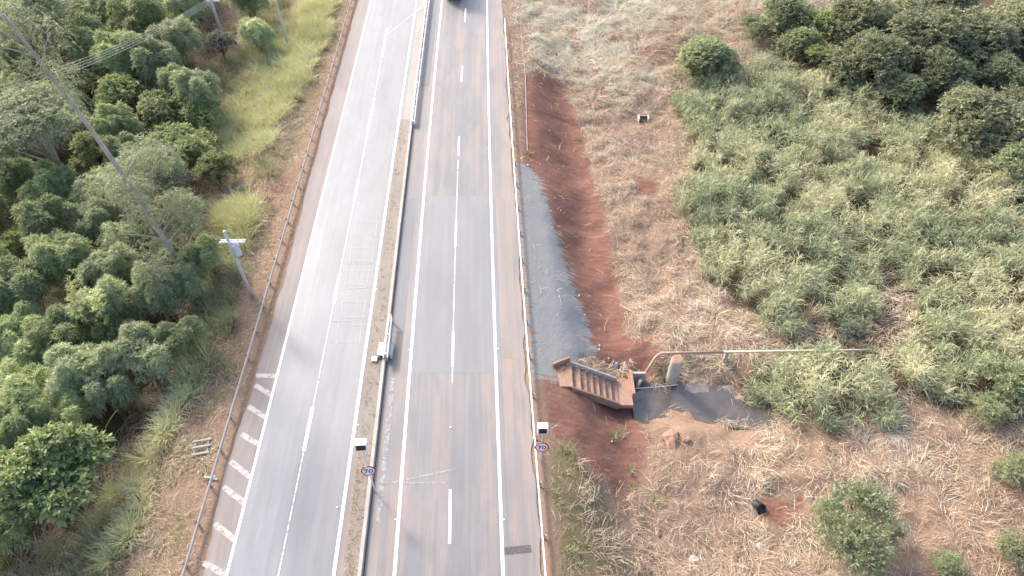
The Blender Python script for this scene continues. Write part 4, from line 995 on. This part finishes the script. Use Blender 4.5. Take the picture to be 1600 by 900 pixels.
v = np.clip(np.repeat(cc, nb) + GR.normal(0, .13, m) + (t_ - .6) * .28, 0, 1)
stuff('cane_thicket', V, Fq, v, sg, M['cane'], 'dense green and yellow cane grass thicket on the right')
# upright seed stalks on the thicket
k = GR.choice(n, 9000); P = np.stack([x[k] + GR.normal(0, .3, 9000), y[k] + GR.normal(0, .3, 9000), hgt(x[k], y[k]) + ch[k] * .7], 1)
V, Fq, sg = blades(P, GR.uniform(0, 6.28, 9000), GR.uniform(1.2, 1.5, 9000), GR.uniform(0, .5, 9000), GR.uniform(.6, 1.15, 9000), GR.uniform(.03, .06, 9000), 2)
stuff('cane_flowers', V, Fq, GR.uniform(.7, 1, 9000), sg, M['cane'], 'pale yellow seed heads on the cane thicket')

# cut straw over the right field
def redd(x, y):
    d = np.full(x.shape, -9.0)
    for p in RED[:5]: d = np.maximum(d, dist_poly(x, y, p))
    for p in GRAV: d = np.maximum(d, dist_poly(x, y, p))
    for p in PALE[:2]: d = np.maximum(d, dist_poly(x, y, p) - 1.2)
    return d
x, y = scatter(400000, -6, 70, 16, 125); s = x - xRailR(y); 
keep = (s > .7) & (np.abs(x) < y * .82 + 22); x, y, s = x[keep], y[keep], s[keep]
dt = in_thick(x, y); rd = redd(x, y) + (fbm(x / 1.2, y / 1.2, 81) - .5) * 1.6
u_ = fbm(x / 3.2, y / 3.2, 91); pr = np.where(rd > 0, .012, np.where(s < 3, .25, .30 + 1.1 * smooth((u_ - .33) / .3)))
pr = np.where(dt > .8, .08, pr); pr = np.where(dist_poly(x, y, STREAM) > -.5, 0, pr); pr = np.where((s < 7) & (y < 36), pr * .35, pr)
keep = GR.random(len(x)) < pr; x, y, u_ = x[keep], y[keep], u_[keep]; n = len(x)
ang = fbm(x / 7, y / 7, 95, 3) * 22 + GR.normal(0, .75, n); pile = smooth((fbm(x / 1.5, y / 1.5, 97) - .45) / .25)
P = np.stack([x, y, hgt(x, y) + GR.uniform(.0, .10, n) + pile * GR.uniform(0, .5, n)], 1)
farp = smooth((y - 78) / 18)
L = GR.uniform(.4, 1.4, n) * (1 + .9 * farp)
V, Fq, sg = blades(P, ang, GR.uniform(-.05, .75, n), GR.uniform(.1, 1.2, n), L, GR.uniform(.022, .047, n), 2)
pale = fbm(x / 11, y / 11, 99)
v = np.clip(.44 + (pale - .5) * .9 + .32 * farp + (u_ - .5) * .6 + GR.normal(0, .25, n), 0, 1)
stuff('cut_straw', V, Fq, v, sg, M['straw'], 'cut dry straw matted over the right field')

# verge on the left: dry brush, then green and yellow grasses
x, y = scatter(260000, -62, -18, 15, 125); l = xRailL(y) - x; dd = dist_poly(x, y, DARK[0])
u_ = fbm(x / 3, y / 3, 101); pr = np.where((l > .5) & (dd < 3), .35 + .8 * smooth((u_ - .3) / .3), 0); pr = np.where((l > -.95) & (l <= .5), .3, pr); pr *= (x < xLedge(y) - .25)
keep = GR.random(len(x)) < pr; x, y, u_, l = x[keep], y[keep], u_[keep], l[keep]; n = len(x)
P = np.stack([x, y, hgt(x, y) + GR.uniform(0, .1, n)], 1)
tall = .42 + .9 * smooth((l - 1.5) / 4)
V, Fq, sg = blades(P, fbm(x / 5, y / 5, 103, 3) * 20 + GR.normal(0, .8, n), GR.uniform(.1, 1.2, n), GR.uniform(.2, 1.4, n), GR.uniform(.4, 1.1, n) * tall, GR.uniform(.024, .05, n), 2)
stuff('dry_brush', V, Fq, np.clip(.48 + (u_ - .5) * .8 + GR.normal(0, .22, n), 0, 1), sg, M['straw_brown'], 'dry brown brush on the left verge')
def tufts(name, polys, count, hmin, hmax, mat, label, vmean, nb=46, spread=.32, wid=(.03, .06)):
    X = []; Y = []
    for p in polys:
        Q = np.array(p); a, b = Q.min(0), Q.max(0); k = int(count * (b[0] - a[0]) * (b[1] - a[1])); x, y = scatter(k, a[0], b[0], a[1], b[1])
        m_ = dist_poly(x, y, p) + (fbm(x / 3, y / 3, 111) - .5) * 4 > .2; X.append(x[m_]); Y.append(y[m_])
    x = np.concatenate(X); y = np.concatenate(Y); m_ = ((xRailL(y) - x > .9) | (x - xRailR(y) > .8)); x, y = x[m_], y[m_]; n = len(x)
    hh = GR.uniform(hmin, hmax, n) * (.6 + .8 * fbm(x / 4, y / 4, 113)); c = np.clip(vmean + (fbm(x / 5, y / 5, 115) - .5) * .9 + GR.normal(0, .06, n), 0, 1)
    cx, cy, h_ = np.repeat(x, nb), np.repeat(y, nb), np.repeat(hh, nb); m = n * nb; la = GR.uniform(0, 6.28, m); lr = np.abs(GR.normal(0, spread, m))
    P = np.stack([cx + np.cos(la) * lr, cy + np.sin(la) * lr, hgt(cx, cy) - .05], 1)
    V, Fq, sg = blades(P, la + GR.normal(0, .6, m), GR.uniform(1.0, 1.5, m), GR.uniform(.2, 1.5, m), h_ * GR.uniform(.6, 1.15, m), GR.uniform(*wid, m))
    stuff(name, V, Fq, np.clip(np.repeat(c, nb) + GR.normal(0, .14, m), 0, 1), sg, mat, label)
tufts('tall_verge_grass', [gpoly([(470, 5), (540, -30), (525, 40), (490, 110), (450, 180), (420, 240), (350, 265), (335, 220), (370, 150), (420, 90)]), gpoly([(350, 330), (392, 310), (385, 385), (345, 400)]), gpoly([(180, 760), (235, 735), (240, 800), (200, 870), (150, 890), (140, 830)]), gpoly([(335, 330), (385, 300), (400, 330), (372, 420), (350, 400)]), gpoly([(285, 560), (320, 520), (340, 560), (300, 650), (265, 720), (225, 745), (230, 690), (262, 640)])], 1.7, 1.3, 2.4, M['verge'], 'tall yellow green grass on the left verge', .82, wid=(.04, .075))
tufts('reed_grass', [gpoly([(310, 440), (350, 400), (372, 430), (365, 520), (330, 590), (295, 600), (290, 520)]), gpoly([(200, 690), (260, 670), (270, 740), (235, 760), (190, 770)]), gpoly([(60, 840), (140, 850), (160, 920), (20, 930), (20, 880)]), gpoly([(400, 20), (450, 0), (470, 40), (430, 110), (380, 160), (350, 170), (370, 90)]), gpoly([(400, 260), (440, 230), (430, 275), (390, 290)]), gpoly([(300, 110), (345, 90), (390, 90), (400, 140), (360, 200), (345, 260), (300, 270), (280, 200)])], 1.4, .9, 1.9, M['green_tuft'], 'grey green reeds between the grove and the verge', .55)
tufts('verge_tufts', [gpoly([(330, 600), (372, 560), (350, 640), (310, 760), (280, 900), (150, 910), (200, 860), (250, 760), (290, 680)]), gpoly([(400, 330), (440, 300), (425, 390), (395, 440), (375, 430)])], .55, .35, .9, M['verge'], 'scattered pale grass tufts among the dry brush by the left rail', .5, 34, .35, (.025, .05))
tufts('slope_grass', [gpoly([(856, 690), (890, 690), (905, 760), (930, 830), (960, 920), (872, 920), (866, 800)]), gpoly([(335, 560), (372, 500), (380, 530), (350, 600), (330, 660), (318, 720), (300, 720)])], .9, .25, .6, M['green_tuft'], 'short green grass on the slope below the right sign', .45, 40, .4)
# single tufts that stand out
def tuft(px, h, label, mat, nb=70, spread=.3, name='grass_tuft', dm=(.3, 1.6), seed=1, lean=None, w=.05):
    p = gp(*px); rg = np.random.default_rng(seed); la = rg.uniform(0, 6.28, nb); lr = np.abs(rg.normal(0, spread, nb))
    P = np.stack([np.cos(la) * lr, np.sin(la) * lr, np.full(nb, -.05)], 1); a = la + rg.normal(0, .6, nb)
    if lean is not None: a = lean + rg.normal(0, .5, nb)
    V, Fq, sg = blades(P, a, rg.uniform(1.0, 1.5, nb), rg.uniform(*dm, nb), h * rg.uniform(.6, 1.15, nb), np.full(nb, w))
    o = mesh_np(name, V, Fq, mat, loc=p, attrs={'v': ('FACE', np.repeat(np.clip(rg.normal(.5, .2, nb), 0, 1), sg))}); tag(o, label, 'grass')
tuft((1258, 500), 2.6, 'pale dry grass sheaf standing at the edge of the bare gap', M['straw'], 90, .18, dm=(-.2, .7), seed=2)
for i, (q, h, lb) in enumerate([((1037, 592), 1.5, 'green grass tuft between the bent pipe and the pier'), ((1022, 566), .5, 'small green tuft behind the bend of the pipe'), ((1072, 553), .8, 'green tuft behind the round pier'), ((958, 682), .5, 'green tuft right of the red slope foot'), ((972, 680), .45, 'green tuft beside the boulder on the red soil'), ((985, 735), .55, 'upper green tuft in the red gully'), ((988, 762), .45, 'lower green tuft in the red gully'), ((1022, 782), .6, 'bright green tuft where gully and straw meet'), ((1165, 628), 1.2, 'leafy tuft hanging over the end of the stream'), ((826, 240), .5, 'green tuft at the lower end of the loose cable'), ((830, 65), .6, 'green tuft at the top of the right verge'), ((825, 14), .6, 'pale green tuft above the end of the right guardrail'), ((1105, 485), .6, 'fresh green tuft in the straw left of the gap'), ((892, 578), .35, 'green tuft at the top of the concrete chute'), ((1295, 700), .6, 'green tuft in straw under the thicket edge')]):
    tuft(q, h, lb, M['green_tuft'], 60, .2 + .15 * h, seed=20 + i)
# straggly weeds on the raised median
x = []; y = []
for yy in GR.uniform(12, float(YB) - 1, 1500):
    tq = GR.random() ** 1.5; x.append(float(xMedL(yy)) * (1 - tq) + (float(xMedR(yy)) - .35) * tq); y.append(yy)
x, y = np.array(x), np.array(y); k = fbm(x, y / 3, 121) * smooth((38 - y) / 14) + .16 > GR.random(len(x)) * .8; x, y = x[k], y[k]; n = len(x); nb = 7; m = n * nb
P = np.stack([np.repeat(x, nb) + GR.normal(0, .06, m), np.repeat(y, nb) + GR.normal(0, .06, m), np.full(m, .15)], 1)
V, Fq, sg = blades(P, GR.uniform(0, 6.28, m), GR.uniform(.3, 1.4, m), GR.uniform(0, 1, m), GR.uniform(.08, .24, m), GR.uniform(.02, .04, m), 2)
stuff('median_weeds', V, Fq, GR.uniform(.2, .9, m), sg, M['straw_brown'], 'low dry weeds on the raised median')
